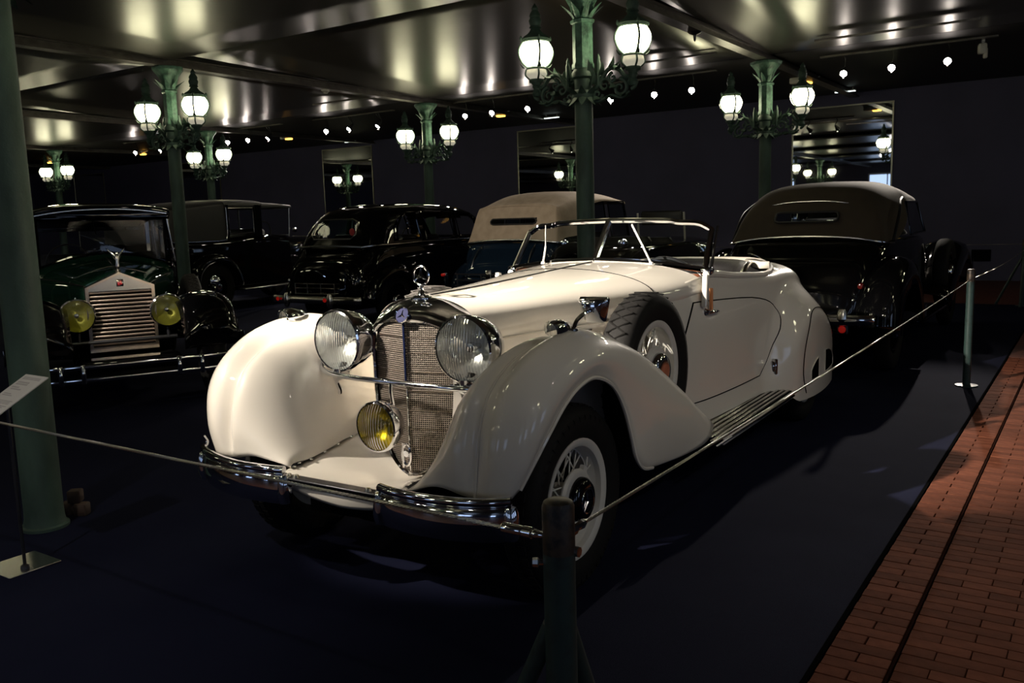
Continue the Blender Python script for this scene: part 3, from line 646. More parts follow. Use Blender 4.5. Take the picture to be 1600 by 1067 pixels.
# hood and cowl
def yc(x): return ip([(0, .262), (-.3, .315), (-.7, .40), (-1.1, .51), (-1.4, .60), (-1.66, .645)], x)
def zc(x): return ip([(0, 1.141), (-.4, 1.150), (-.8, 1.165), (-1.2, 1.182), (-1.66, 1.20)], x)
def zr(x): return ip([(0, 1.005), (-.4, 1.018), (-.9, 1.025), (-1.3, 1.03), (-1.66, 1.05)], x)
def hood_sec(x, low):
    c_, t_, k_ = yc(x), zc(x), zr(x); P = []
    for i in range(15):
        a = pi/2*i/14; P.append((x, c_*sin(a)**1.0, k_+(t_-k_)*cos(a)**.85 if i < 14 else k_))
    P += [(x, c_-.004, k_-.015), (x, c_-.012, k_-.03), (x, c_-.014, k_-.06), (x, c_-.010, .85), (x, c_+.0, .72), (x, c_+.01, low)]
    return P
def hood_mesh(xa, xb, n, name, low=.50):
    R = []
    for i in range(n+1):
        x = xa+(xb-xa)*i/n; h_ = hood_sec(x, low); R.append([(a, -b, c_) for a, b, c_ in reversed(h_[1:])]+h_)
    return MB().grid(R).build(name, PT, W, ang=50)
hd = hood_mesh(-.018, -1.20, 16, 'hood')
cw = hood_mesh(-1.202, -1.64, 10, 'cowl')
MB().tube([(x, 0, zc(x)+.002) for x in [-.06-.05*i for i in range(31)]], .0045, 6).build('hinge_line', 'dark_metal', hd)
MB().tube([(-1.201, *p[1:]) for p in [(0, -b, c_+.001) for a, b, c_ in reversed(hood_sec(-1.2, .6)[1:])]+[(0, b, c_+.001) for a, b, c_ in hood_sec(-1.2, .6)]], .0022, 4).build('hood_gap', 'gap', hd)
for s in (1, -1):
    xs_ = [-.10, -.4, -.75, -1.05]
    pl = [(x, s*(yc(x)-.008), z) for x, z in ((-.10, .955), (-.45, .955), (-.80, .955), (-1.08, .955), (-1.12, .93), (-1.12, .80), (-1.08, .775), (-.6, .775), (-.12, .775), (-.085, .80), (-.085, .93))]
    MB().tube(crv(pl, 3, True), .005, 5, closed=True).build('side_panel_frame', PT, hd)
    MB().grid([[(x, s*(yc(x)-.007), z) for x in (-.1, -.3, -.5, -.7, -.9, -1.1)] for z in (.955, .87, .78)]).build('side_panel', PT, hd)
    MB().tube([(-.62, s*(yc(-.62)+.004), .93), (-.68, s*(yc(-.68)+.012), .93), (-.74, s*(yc(-.74)+.004), .93)], .006, 6).build('panel_catch', 'chrome', hd)
# body sides, tail and rear fenders: one smooth skin
def wb(x): return ip([(-1.2, .545), (-1.35, .60), (-1.6, .655), (-2.0, .69), (-2.4, .705), (-2.8, .725), (-3.2, .725), (-3.6, .66), (-3.9, .55), (-4.15, .39), (-4.40, .12), (-4.46, .02)], x)
def zrim(x): return ip([(-1.2, 1.04), (-1.66, 1.118), (-2.1, 1.085), (-2.7, 1.055), (-3.1, 1.085), (-3.5, 1.10), (-3.9, .985), (-4.2, .79), (-4.40, .52), (-4.46, .36)], x)
def yrim(x): return ip([(-1.2, .50), (-1.66, .625), (-2.1, .655), (-2.6, .665), (-2.9, .63), (-3.15, .53), (-3.35, .36), (-3.50, .0), (-3.6, .0), (-4.46, 0)], x) if x > -3.5 else 0.
def zfen(x): return ip([(-2.45, .45), (-2.6, .74), (-2.8, .92), (-3.05, 1.00), (-3.3, .98), (-3.6, .87), (-3.9, .69), (-4.15, .48), (-4.3, .30), (-4.42, .2)], x)
def yfen(x): return ip([(-2.4, .80), (-2.7, .865), (-3.2, .89), (-3.7, .855), (-4.0, .78), (-4.2, .66), (-4.35, .48), (-4.44, .25)], x)
def yside(x, z):
    b_ = wb(x); zt = zrim(x)
    b_ -= .035*sm((z-.80)/.35)
    b_ += .02*sm((.48-z)/.12)*(1 if x > -2.7 else 0)
    if x < -2.40:
        f_ = sm((-2.40-x)/.33)*sm((zfen(x)-z)/.30+.10)
        b_ += max(0, yfen(x)-b_)*f_
    return b_
def body_sec(x):
    zt = zrim(x); zs = zt-.07 if x > -2.9 else zt-(.07+.10*sm((-2.9-x)/.8)); zb = ip([(-1.2, .33), (-2.55, .33), (-2.75, .235), (-4.0, .215), (-4.46, .26)], x)
    P = [(x, yside(x, zb+(zs-zb)*i/26), zb+(zs-zb)*i/26) for i in range(27)]
    ys, yr = P[-1][1], yrim(x)
    for i in range(1, 11):
        a = pi/2*i/10; P.append((x, yr+(ys-yr)*cos(a), zs+(zt-zs)*sin(a)))
    return P
XS = [-1.30-.05*i for i in range(60)]+[-4.28, -4.32, -4.36, -4.40, -4.43, -4.46]
R = []
body = MB()
for s in (1, -1): body.grid([[(a, s*b, c_) for a, b, c_ in body_sec(x)] for x in XS])
bodyo = body.build('body', PT, W, ang=50, weld=True)
tail = body_sec(-4.46); MB().grid([[(a, b, c_) for a, b, c_ in tail], [(a, -b, c_) for a, b, c_ in tail]]).build('tail_panel', PT, bodyo)
# cockpit rim, tub, seats
rim_ = [(x, yrim(x), zrim(x)+.004) for x in [-1.68-.08*i for i in range(23)] if x > -3.48]+[(-3.50, 0, zrim(-3.5)+.004)]
loop = rim_+[(a, -b, c_) for a, b, c_ in reversed(rim_[:-1])]
MB().tube(loop, .020, 8).build('cockpit_rim', PT, bodyo)
tub = MB(); tub.grid([[(a*1.0, b*.985, c_-dz) if dz < .3 else (a, b*.95, .42) for a, b, c_ in loop] for dz in (0, .06, .3)])
tub.build('cockpit_lining', 'interior_dark', bodyo)
MB().box((-3.4, -.6, .36), (-1.62, .6, .38)).build('cockpit_floor', 'interior_dark', bodyo)
MB().rbox((-1.74, -.60, .80), (-1.66, .60, 1.125), .02).build('dashboard', 'wood', bodyo)
for s in (1, -1):
    seat = MB().rbox((-2.60, s*.31-.26, .55), (-2.05, s*.31+.26, .72), .05).build('seat', 'leather_black', W)
    MB().rbox((-.07, -.27, 0), (.07, .27, .42), .05).xf(T(-2.62, s*.31, .62) @ Ry(-.22)).build('backrest', 'leather_black', seat)
sw = MB().tube([(0, .205*cos(k*2*pi/36), .205*sin(k*2*pi/36)) for k in range(36)], .011, 8, closed=True)
for k in range(4): sw.tube([(-.02, 0, 0), (0, .2*cos(k*pi/2+.4), .2*sin(k*pi/2+.4))], .007, 6)
sw.lathe([(0, -.03), (.03, -.02), (.035, .01)], 14, 'x'); swo = sw.xf(T(-1.93, .32, 1.02) @ Ry(.45)).build('steering_wheel', 'leather_black', W)
MB().tube([(-1.93, .32, 1.02), (-1.55, .32, .84)], .016, 8).build('steering_column', 'dark_metal', swo)
# folded top in its well: black cloth roll, cream hinge boxes
tp = MB().tube(crv([(-2.95, .48, 1.02), (-3.15, .36, 1.035), (-3.26, .15, 1.04), (-3.28, 0, 1.04), (-3.26, -.15, 1.04), (-3.15, -.36, 1.035), (-2.95, -.48, 1.02)], 4), .085, 10, flat=.9).build('folded_top', 'leather_black', W)
for s in (1, -1):
    MB().rbox((-.20, -.035, -.02), (.20, .035, .025), .008).xf(T(-2.96, s*.52, 1.105) @ Rz(s*.55)).build('top_hinge', PT, tp)
    MB().tube(crv([(-2.55, s*.54, 1.03), (-2.68, s*.53, 1.10), (-2.80, s*.52, 1.12), (-2.95, s*.48, 1.10)], 4), .018, 6).build('top_frame', 'dull_chrome', tp)
# doors: skins slightly proud of the side, with a dark shut line
DF = [(.45, -1.37), (.52, -1.345), (.68, -1.335), (.85, -1.42), (1.0, -1.52)]
DR = [(.45, -2.40), (.50, -2.49), (.62, -2.575), (.74, -2.67), (.83, -2.69), (.90, -2.56), (.945, -2.28), (.968, -1.95), (.985, -1.60)]
for s in (1, -1):
    R = []
    zsn = [.45+(.985-.45)*(1-(1-i/22)**1.5) for i in range(23)]
    for z in zsn:
        a, b_ = ip(DF, z), ip(DR, z); R.append([(x, s*(yside(x, z)+.005), z) for x in [a+(b_-a)*k/24 for k in range(25)]])
    d = MB().grid(R).build('door', PT, W, ang=60)
    lp = [(ip(DF, z), z) for z in zsn]+[(ip(DF, .985)+(ip(DR, .985)-ip(DF, .985))*k/3, .985) for k in (1, 2)]+[(ip(DR, z), z) for z in reversed(zsn)]+[(ip(DF, .45)+(ip(DR, .45)-ip(DF, .45))*k/10, .45) for k in range(9, 0, -1)]
    MB().tube([(x, s*(yside(x, z)+.003), z) for x, z in lp], .0045, 5, closed=True).build('shut_line', 'gap', d)
    x0, z0 = -1.62, .925; y0 = s*(yside(x0, z0)+.004)
    MB().lathe([(0, .022), (.014, .02), (.02, .004), (.022, 0)], 14, 'y', m=T(x0, y0, z0) @ (Matrix.Identity(4) if s > 0 else Rz(pi))).tube(crv([(x0, y0+s*.02, z0), (x0-.04, y0+s*.035, z0+.002), (x0-.10, y0+s*.034, z0-.004), (x0-.135, y0+s*.022, z0-.008)], 4), lambda u: .011-.004*u, 8).build('door_handle', 'chrome', d)
    MB().rbox((-2.60, s*.735-.02, .45), (-2.54, s*.735+.035, .52), .008).rbox((-2.57, s*.755-.012, .435), (-2.545, s*.755+.025, .535), .006).build('door_hinge', 'chrome', d)
    # trim line where the hood moulding runs back over the door
    # semaphore arm on the windscreen post
    sa = MB().rbox((-.018, -.014, -.085), (.018, .014, .085), .004).xf(T(-1.585, s*.662, 1.045) @ Ry(-.12)).build('semaphore', 'wheel_white', W)
    if s > 0: MB().rbox((-.010, -.008, -.075), (.010, .010, .045), .004).xf(T(-1.645, .672, 1.01) @ Ry(.03)).build('semaphore_arm', 'orange_glass', sa)
    # running board with chrome strips
    rb = MB().grid([[(-1.30, s*.66, .335), (-1.30, s*.85, .335), (-1.30, s*.868, .32), (-1.30, s*.865, .29)], [(-2.0, s*.67, .330), (-2.0, s*.85, .328), (-2.0, s*.868, .315), (-2.0, s*.865, .285)], [(-2.62, s*.68, .330), (-2.62, s*.85, .328), (-2.62, s*.868, .315), (-2.62, s*.865, .285)]]).build('running_board', PT, W, sol=.01*s)
    for k in range(5):
        y_ = s*(.715+.032*k); x0 = -1.46+.07*k
        MB().rbox((-2.58+.0*k, y_-.009, .329), (x0, y_+.009, .340), .003).build('tread_strip', 'dull_chrome', rb)
        MB().rbox((-2.58+.0*k, y_+.011, .329), (x0, y_+.020, .335), .002).build('tread_rubber', 'gap', rb)
    MB().tube([(-1.16, s*.872, .315), (-1.9, s*.872, .305), (-2.6, s*.872, .302)], .007, 6).build('edge_strip', 'chrome', rb)
    # rear spat: seam and two D-shaped openings beside the hub post
    sp_ = MB(); pts = []
    def on(x, z, e=.004): return (x, s*(yside(x, z)+e), z)
    seam = [on(-2.80, z) for z in [.27+.035*k for k in range(15)]]
    seam = crv([on(-2.86, .27), on(-2.80, .40), on(-2.82, .55), on(-2.90, .70), on(-3.02, .79), on(-3.2, .80), on(-3.42, .74), on(-3.62, .60), on(-3.75, .42), on(-3.78, .28)], 4)
    spo = MB().tube(seam, .003, 5).build('spat_seam', 'gap', bodyo)
    for sg in (1, -1):
        xo = [(-2.96, -3.14), (-3.33, -3.70)][0 if sg > 0 else 1]; R = []; n_ = 12
        for i in range(n_+1):
            x = xo[0]+(xo[1]-xo[0])*i/n_; h_ = max(0, 1-((x+3.32)/.40)**2)**.5; R.append([on(x, .335+(.155*h_)*j/4, .004) for j in range(5)])
        MB().grid(R).build('spat_opening', 'gap', spo)
        edge = [r[4] for r in R]+[r[0] for r in reversed(R)]; MB().tube(edge, .004, 5, closed=True).build('opening_edge', PT, spo)
# windscreen: two flat panes in a chrome frame with a centre post
WB0, WB1, WT0, WT1 = Vector((-1.60, 0, 1.205)), Vector((-1.705, .615, 1.150)), Vector((-1.79, 0, 1.425)), Vector((-1.875, .595, 1.378))
WM0, WM1 = Vector((-1.655, .33, 1.187)), Vector((-1.825, .33, 1.417))
ws = MB()
for s in (1, -1):
    f_ = lambda v: Vector((v.x, v.y*s, v.z))
    top = crv([f_(WT0), f_(WM1), f_(WT1*.3+WM1*.7), f_(WT1*.72+WM1*.28+Vector((0, 0, .008))), f_(WT1+Vector((.004, 0, -.02)))], 5)
    ws.tube(top, .017, 8); ws.tube(crv([f_(WB0), f_(WM0), f_(WB1)], 5), .018, 8); ws.tube([f_(WT1+Vector((.004, 0, -.015))), f_(WB1)], .017, 8)
    ws.tube([f_(WT1+Vector((-.03, .022, .0))), f_(WB1+Vector((-.03, .022, -.02)))], .008, 6)
    ws.rbox((-.03, -.03, -.02), (.03, .03, .02), .006, T(*f_(WB1+Vector((-.01, .01, -.01)))))
ws.tube([WT0, WB0], .020, 8)
wso = ws.build('windscreen_frame', 'chrome', W)
for s in (1, -1):
    f_ = lambda v: (v.x, v.y*s, v.z)
    MB().grid([[f_(WT0), f_(WM1), f_(WT1)], [f_(WB0), f_(WM0), f_(WB1)]]).build('windscreen_pane', 'pane_glass', wso, flat=True)
    # wiper
    a = Vector((-1.60, s*.345, 1.190)); k_ = Vector((-1.68, s*.27, 1.262)); t_ = Vector((-1.765, s*.155, 1.40))
    if s < 0: k_ = Vector((-1.66, -.36, 1.285)); t_ = Vector((-1.735, -.40, 1.405))
    MB().tube([a, k_], .006, 6).lathe([(0, .016), (.012, .014), (.014, 0)], 10, c=tuple(a-Vector((0, 0, .008)))).tube([k_, t_], .008, 6, flat=.5).build('wiper', 'wheel_white', W)
# fender mirror (left side)
MB().tube(crv([(.0, .72, 1.03), (-.03, .722, 1.065), (-.08, .725, 1.085), (-.14, .725, 1.092)], 5), .008, 8).lathe([(.02, 1.028), (.018, 1.036), (.01, 1.04)], 12, c=(.0, .72, 0)).build('mirror_stalk', 'chrome', W)
mh = T(-.165, .725, 1.095) @ Rz(.15) @ Ry(.12)
mr_ = MB(); poly = [(-.055, .048), (.060, .048), (.066, .036), (.048, -.048), (.036, -.056), (-.026, -.056), (-.040, -.046), (-.062, .036)]
mr_.grid([[mh @ Vector((d_, u*k_, v*k_)) for u, v in poly] for d_, k_ in ((-.012, .98), (0, 1.0), (.014, .9), (.024, .6), (.028, .2))], cu=True, cap=True)
mr_.build('wing_mirror', 'chrome', W, ang=45)
# wheels
wheel(W, (0, .668, .368), R=.368, W=.165, rim=.236, side=1, rot=.3)
wheel(W, (0, -.70, .368), R=.368, W=.165, rim=.236, side=-1, spokes=0)
for s in (1, -1):
    wheel(W, (-3.25, s*.72, .368), R=.368, W=.165, rim=.236, side=s, spokes=0, tread='plain', star=False)
wheel(W, (-.905, .615, .722), R=.368, W=.165, rim=.236, side=1, rot=1.1, tread='net', star=False, tilt=.03)
wheel(W, (-.86, -.615, .735), R=.368, W=.165, rim=.236, side=-1, spokes=0, tread='net', tyre='spare_rubber', star=False, tilt=-.0)
# chassis underneath
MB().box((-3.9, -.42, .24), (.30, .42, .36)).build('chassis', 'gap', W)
MB().tube([(0, -.62, .36), (0, .62, .36)], .035, 8).tube([(-3.25, -.62, .36), (-3.25, .62, .36)], .04, 8).build('axle', 'gap', W)
# ------------------------------------------------------------------ the dark cars
def inpoly(u, v, P):
    r = False; n = len(P)
    for i in range(n):
        (a, b), (c_, d) = P[i], P[(i+1) % n]
        if (b > v) != (d > v) and u < (c_-a)*(v-b)/(d-b)+a: r = not r
    return r
def skin(parent, name, mt, sts, nu=4, nv=4, ang=50, close=True, cut=None):
    "sts: (x, [(y,z) from the centre line outwards and down]); mirrored to both sides"
    rows = [[(x, y, z) for y, z in h] for x, h in sts]
    g = net(rows, nu, nv); m = MB()
    for s in (1, -1): m.grid([[(p.x, s*p.y, p.z) for p in r] for r in g])
    if close:
        for r in (g[0], g[-1]): m.grid([[(p.x, p.y, p.z) for p in r], [(p.x, -p.y, p.z) for p in r]])
    if cut:
        m.f = [f for f in m.f if not cut(sum((Vector(m.v[i]) for i in f), Vector())/len(f))]
    return m.build(name, mt, parent, ang=ang, weld=True)
def fender(parent, path, yi, yo, mt, name='fender', drop=.10, crown=.035, n=4):
    "path of (x,z) along the crown; yi inner and yo outer edge (signed)"
    P = crv([(x, 0, z) for x, z in path], n); R = []
    for i, p in enumerate(P):
        a = P[max(i-1, 0)]; b = P[min(i+1, len(P)-1)]; t = (b-a).normalized(); nrm = Vector((-t.z, 0, t.x))
        if nrm.z < -.3: nrm = -nrm
        w_ = yo-yi; row = []
        for u, h in ((0, -.05), (.12, -.005), (.32, crown*.8), (.55, crown), (.78, crown*.55), (.93, -.01), (1.0, -drop*.5), (1.0, -drop)):
            q = p+nrm*h; row.append((q.x, yi+w_*u, q.z))
        R.append(row)
    return MB().grid(R).build(name, mt, parent, ang=60, sol=.01)
def pane(parent, pts, name='window', mt='dark_glass', frame='dull_chrome', r=.008):
    o = MB().tube(pts, r, 6, closed=True).build(name, frame, parent)
    MB().add(pts, [tuple(range(len(pts)))]).build('pane', mt, o, flat=True)
    return o
def plainwheel(parent, loc, R=.36, side=1, W=.15, rim=.22, rimmat='black_paint', tyre='tyre_rubber'):
    return wheel(parent, loc, R, W, rim, side, tread='plain0', spokes=0, rimmat=rimmat, star=False, tyre=tyre)
BK = 'black_paint'

# --- green and black limousine with the pedimented silver radiator
RR = empty('limousine_car', (-6.80, 4.24, 0), radians(-27), 'black and dark green limousine with silver pediment radiator and yellow-tinted headlamps', 'car')
sh = MB()
def ped(x, k=1., dz=0.): return [(x, -.27*k, .455), (x, -.27*k, .985+dz), (x, 0, 1.105+dz), (x, .27*k, .985+dz), (x, .27*k, .455)]
o1 = ped(-.075); i1 = [(-.075, -.243, .485), (-.075, -.243, .955), (-.075, 0, .955), (-.075, .243, .955), (-.075, .243, .485)]
sh.grid([o1, ped(-.26)]); sh.grid([o1, i1]); sh.grid([i1, [(-.12, b, c_) for a, b, c_ in i1]])
sh.box((-.26, -.27, .440), (-.075, .27, .485))
rs = sh.build('radiator_shell', 'nickel', RR, ang=20)
MB().prism([(-.245, .952), (.245, .952), (.245, .977), (0, 1.085), (-.245, .977)], -.08, -.070, lambda u, v, d: (d, u, v)).build('pediment', 'dull_chrome', rs, flat=True)
bdg = MB().rbox((-.070, -.027, .985), (-.064, .027, 1.045), .002).build('badge', 'nickel', rs)
for s in (-.009, .009):      # the twin letters on the badge
    for k, z in enumerate((1.003, .997)):
        pass
    b0 = MB(); z0, h0 = .994+(.0 if s < 0 else .008), .030
    b0.tube([(-.063, s-.006, z0), (-.063, s-.006, z0+h0)], .0022, 4)
    b0.tube([(-.063, s-.006, z0+h0), (-.063, s+.005, z0+h0-.004), (-.063, s+.005, z0+h0*.6), (-.063, s-.006, z0+h0*.5)], .0022, 4)
    b0.tube([(-.063, s-.002, z0+h0*.5), (-.063, s+.007, z0)], .0022, 4); b0.build('badge_letter', 'paper_red', bdg)
sl0 = MB().rbox((-.014, -.243, -.006), (.014, .243, .006), .004).build('slat', 'slat_nickel', rs)
for k in range(14):
    o = sl0 if k == 0 else inst(sl0, rs); o.matrix_local = T(-.098, 0, .502+.0335*k) @ Ry(-.5)
MB().box((-.20, -.25, .47), (-.13, .25, .97)).build('radiator_core', 'gap', rs)
# winged mascot
mc = MB().lathe([(.022, 1.10), (.024, 1.118), (.012, 1.125), (.016, 1.14), (.020, 1.155), (.013, 1.185), (.016, 1.215), (.011, 1.235), (.006, 1.243), (.012, 1.256), (.008, 1.27), (0, 1.275)], 14, c=(-.12, 0, 0))
for s in (-1, 1):
    mc.grid([[(-.125, s*.008, 1.205), (-.15, s*.02, 1.215), (-.165, s*.03, 1.235)], [(-.135, s*.012, 1.235), (-.165, s*.04, 1.26), (-.18, s*.055, 1.285)], [(-.135, s*.010, 1.25), (-.17, s*.05, 1.285), (-.19, s*.07, 1.305)]])
mc.build('mascot', 'dull_chrome', rs, sol=.004)
hd2 = skin(RR, 'hood', 'green_paint', [(-.26, [(0, 1.100), (.13, 1.045), (.262, .985), (.268, .80), (.27, .50)]), (-.6, [(0, 1.13), (.20, 1.085), (.355, 1.005), (.375, .80), (.38, .50)]), (-.95, [(0, 1.165), (.30, 1.11), (.475, 1.01), (.50, .80), (.50, .50)]), (-1.26, [(0, 1.20), (.38, 1.13), (.565, 1.02), (.60, .80), (.60, .50)])], ang=35)
for y0, z0, y1, z1 in ((.262, .988, .565, 1.024), (-.262, .988, -.565, 1.024), (0, 1.104, 0, 1.204)):
    MB().tube([(-.26-1.0*t, y0+(y1-y0)*t, z0+(z1-z0)*t+.02*sin(pi*t)*.4) for t in [i/8 for i in range(9)]], .006, 6).build('hinge_bead', 'dull_chrome', hd2)
arc = [(-.62, y, z) for y, z in ((-.36, 1.01), (-.28, 1.06), (-.2, 1.09), (-.1, 1.12), (0, 1.136), (.1, 1.12), (.2, 1.09), (.28, 1.06), (.36, 1.01))]
MB().tube(crv(arc, 3), .0035, 5).build('hood_strap_line', 'dull_chrome', hd2)
skin(RR, 'cowl', 'green_paint', [(-1.262, [(0, 1.20), (.38, 1.13), (.565, 1.02), (.60, .80), (.60, .45)]), (-1.36, [(0, 1.235), (.40, 1.165), (.59, 1.05), (.62, .80), (.62, .45)]), (-1.42, [(0, 1.24), (.40, 1.175), (.60, 1.08), (.63, .80), (.63, .45)])], ang=35)
bd2 = skin(RR, 'body', BK, [(-1.42, [(0, 1.22), (.40, 1.165), (.60, 1.07), (.64, .80), (.64, .42)]), (-1.7, [(0, 1.12), (.5, 1.12), (.67, 1.10), (.69, .80), (.67, .40)]), (-2.6, [(0, 1.12), (.5, 1.12), (.70, 1.10), (.72, .80), (.70, .40)]), (-3.5, [(0, 1.12), (.5, 1.12), (.66, 1.10), (.68, .80), (.66, .40)]), (-3.62, [(0, 1.1), (.4, 1.1), (.55, 1.05), (.58, .8), (.55, .45)])])
skin(RR, 'roof', BK, [(-1.22, [(0, 1.665), (.35, 1.655), (.57, 1.615), (.585, 1.59), (.57, 1.575)]), (-1.30, [(0, 1.695), (.35, 1.688), (.585, 1.65), (.61, 1.60), (.60, 1.55)]), (-2.2, [(0, 1.74), (.35, 1.73), (.61, 1.68), (.65, 1.62), (.65, 1.56)]), (-3.3, [(0, 1.72), (.35, 1.71), (.60, 1.66), (.63, 1.60), (.63, 1.54)]), (-3.55, [(0, 1.62), (.35, 1.60), (.52, 1.52), (.56, 1.48), (.56, 1.45)])])
MB().tube([(-1.225, y, 1.655-.18*abs(y)**2.2) for y in [-.57+.114*i for i in range(11)]], .009, 6).build('roof_rail', 'dull_chrome', bd2)
for s in (1, -1):
    for x in (-1.40, -1.46): MB().tube([(x, s*.59, 1.06), (x+.02, s*.565, 1.60)], .026, 6).build('windscreen_post', BK, bd2)
    for x in (-2.25, -2.95, -3.45): MB().box((x-.05, s*.64-.02, 1.1), (x+.05, s*.64+.02, 1.60)).build('pillar', BK, bd2)
    for xa, xb in ((-1.55, -2.2), (-2.3, -2.9)): pane(bd2, [(xa, s*.66, 1.13), (xb, s*.67, 1.13), (xb, s*.635, 1.56), (xa, s*.62, 1.56)], r=.012)
pane(bd2, [(-1.38, -.56, 1.13), (-1.37, -.3, 1.21), (-1.36, 0, 1.245), (-1.37, .3, 1.21), (-1.38, .56, 1.13), (-1.35, .55, 1.56), (-1.35, -.55, 1.56)], 'windscreen', 'pane_glass', BK, .014)
MB().tube([(-1.345, -.08, 1.55), (-1.355, -.06, 1.42)], .006, 5).build('wiper', 'gap', bd2)
MB().box((-1.9, -.58, .5), (-1.75, .58, 1.05)).rbox((-2.3, -.58, .62), (-1.95, .58, .80), .04).rbox((-2.4, -.58, .75), (-2.28, .58, 1.22), .04).build('front_seat', 'leather_black', bd2)
MB().tube([(-1.72, -.30+.2*cos(k*2*pi/28), 1.14+.19*sin(k*2*pi/28)) for k in range(28)], .010, 6, closed=True).build('steering_wheel', 'leather_black', bd2)
for s in (1, -1):
    fender(RR, [(.33, .46), (.32, .60), (.20, .78), (-.03, .865), (-.32, .84), (-.62, .70), (-.95, .50), (-1.25, .40)], s*.42, s*.88, BK, 'front_fender', .13, .04)
    fender(RR, [(-2.35, .40), (-2.45, .60), (-2.65, .82), (-2.95, .90), (-3.3, .82), (-3.55, .60), (-3.65, .42)], s*.60, s*.86, BK, 'rear_fender', .12)
    MB().rbox((-2.4, s*.72-.16, .37), (-1.2, s*.72+.16, .40), .008).build('running_board', BK, RR)
    plainwheel(RR, (-.10, s*.70, .37), .37, s); plainwheel(RR, (-2.95, s*.70, .37), .37, s)
    hl_ = headlamp(RR, (.0, s*.350, .762), .134, .20, 0, 'lens_clear', 'lamp_bowl_green', 'chrome')
    MB().lathe([(0, .012), (.008, .008), (.006, -.004), (.010, -.012)], 10, c=(-.02, s*.350, .912)).build('lamp_finial', 'chrome', hl_)
    MB().tube([(-.06, s*.35, .64), (-.06, s*.35, .52)], .014, 8).build('lamp_stand', 'dark_metal', RR)
    sl_ = MB().lathe([(0, .016), (.03, .012), (.043, 0), (.046, -.012), (.036, -.04), (.015, -.06), (0, -.065)], 18, 'x', m=T(-.04, s*.77, .985)).build('side_lamp', 'chrome', RR)
    MB().tube([(-.05, s*.77, .945), (-.06, s*.77, .89)], .008, 6).build('lamp_stalk', 'chrome', sl_)
MB().tube([(-.06, -.42, .53), (-.06, .42, .53)], .016, 8).build('lamp_bar', 'dark_metal', RR)
for z, x in ((.385, .36), (.28, .355)):
    MB().tube(crv([(.28, -.80, z), (x-.01, -.6, z), (x, -.2, z), (x, .2, z), (x-.01, .6, z), (.28, .80, z)], 4), .019, 8, flat=.6).build('bumper', 'chrome', RR)
for y_ in (-.52, -.36, .36, .54): MB().rbox((.335, y_-.018, .25), (.385, y_+.018, .41), .008).build('bumper_clamp', 'chrome', RR)
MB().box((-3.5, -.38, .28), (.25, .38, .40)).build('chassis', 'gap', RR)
MB().rbox((.10, -.40, .33), (.28, .40, .42), .02).build('front_apron', BK, RR)
wheel(RR, (-1.15, .73, .665), R=.335, W=.15, rim=.21, side=1, spokes=0, tread='net', tyre='spare_rubber', rimmat=BK, star=False)

# --- black landaulet seen from its right side
LD = empty('landaulet_car', (-13.3, 9.0, 0), radians(97), 'black landaulet with leather rear quarter and open driver compartment, seen side-on', 'car')
b3 = skin(LD, 'body', BK, [(-.50, [(0, 1.2), (.35, 1.2), (.55, 1.18), (.60, .9), (.55, .5)]), (-.38, [(0, 1.22), (.4, 1.22), (.66, 1.21), (.69, .9), (.65, .45)]), (.9, [(0, 1.23), (.4, 1.23), (.69, 1.22), (.72, .9), (.68, .40)]), (1.8, [(0, 1.28), (.4, 1.28), (.68, 1.27), (.70, .9), (.66, .40)]), (2.62, [(0, 1.27), (.3, 1.27), (.58, 1.22), (.64, .9), (.62, .40)])])
skin(LD, 'hood', BK, [(2.62, [(0, 1.28), (.22, 1.26), (.42, 1.18), (.50, .9), (.50, .5)]), (3.2, [(0, 1.24), (.18, 1.22), (.34, 1.15), (.38, .9), (.38, .5)]), (3.72, [(0, 1.20), (.15, 1.19), (.29, 1.12), (.31, .9), (.31, .5)])])
MB().rbox((3.72, -.30, .45), (3.82, .30, 1.22), .02).build('radiator', 'dull_chrome', LD)
skin(LD, 'leather_quarter', 'black_leatherette', [(-.46, [(0, 1.70), (.40, 1.68), (.60, 1.62), (.62, 1.5), (.62, 1.215)]), (-.40, [(0, 1.80), (.40, 1.78), (.66, 1.74), (.695, 1.6), (.695, 1.215)]), (.25, [(0, 1.88), (.4, 1.87), (.66, 1.82), (.70, 1.7), (.715, 1.215)]), (.93, [(0, 1.93), (.4, 1.92), (.66, 1.88), (.70, 1.75), (.715, 1.215)])])
skin(LD, 'roof', 'black_leatherette', [(.90, [(0, 1.935), (.4, 1.925), (.66, 1.885), (.705, 1.84), (.705, 1.79)]), (1.5, [(0, 1.94), (.4, 1.93), (.66, 1.89), (.705, 1.84), (.705, 1.79)]), (1.85, [(0, 1.93), (.4, 1.92), (.65, 1.88), (.70, 1.83), (.70, 1.78)])])
skin(LD, 'canopy', 'black_leatherette', [(1.84, [(0, 1.90), (.4, 1.895), (.64, 1.86), (.69, 1.82), (.69, 1.77)]), (2.3, [(0, 1.88), (.4, 1.875), (.64, 1.85), (.68, 1.82), (.68, 1.78)]), (2.68, [(0, 1.85), (.4, 1.845), (.62, 1.83), (.66, 1.80), (.66, 1.77)])])
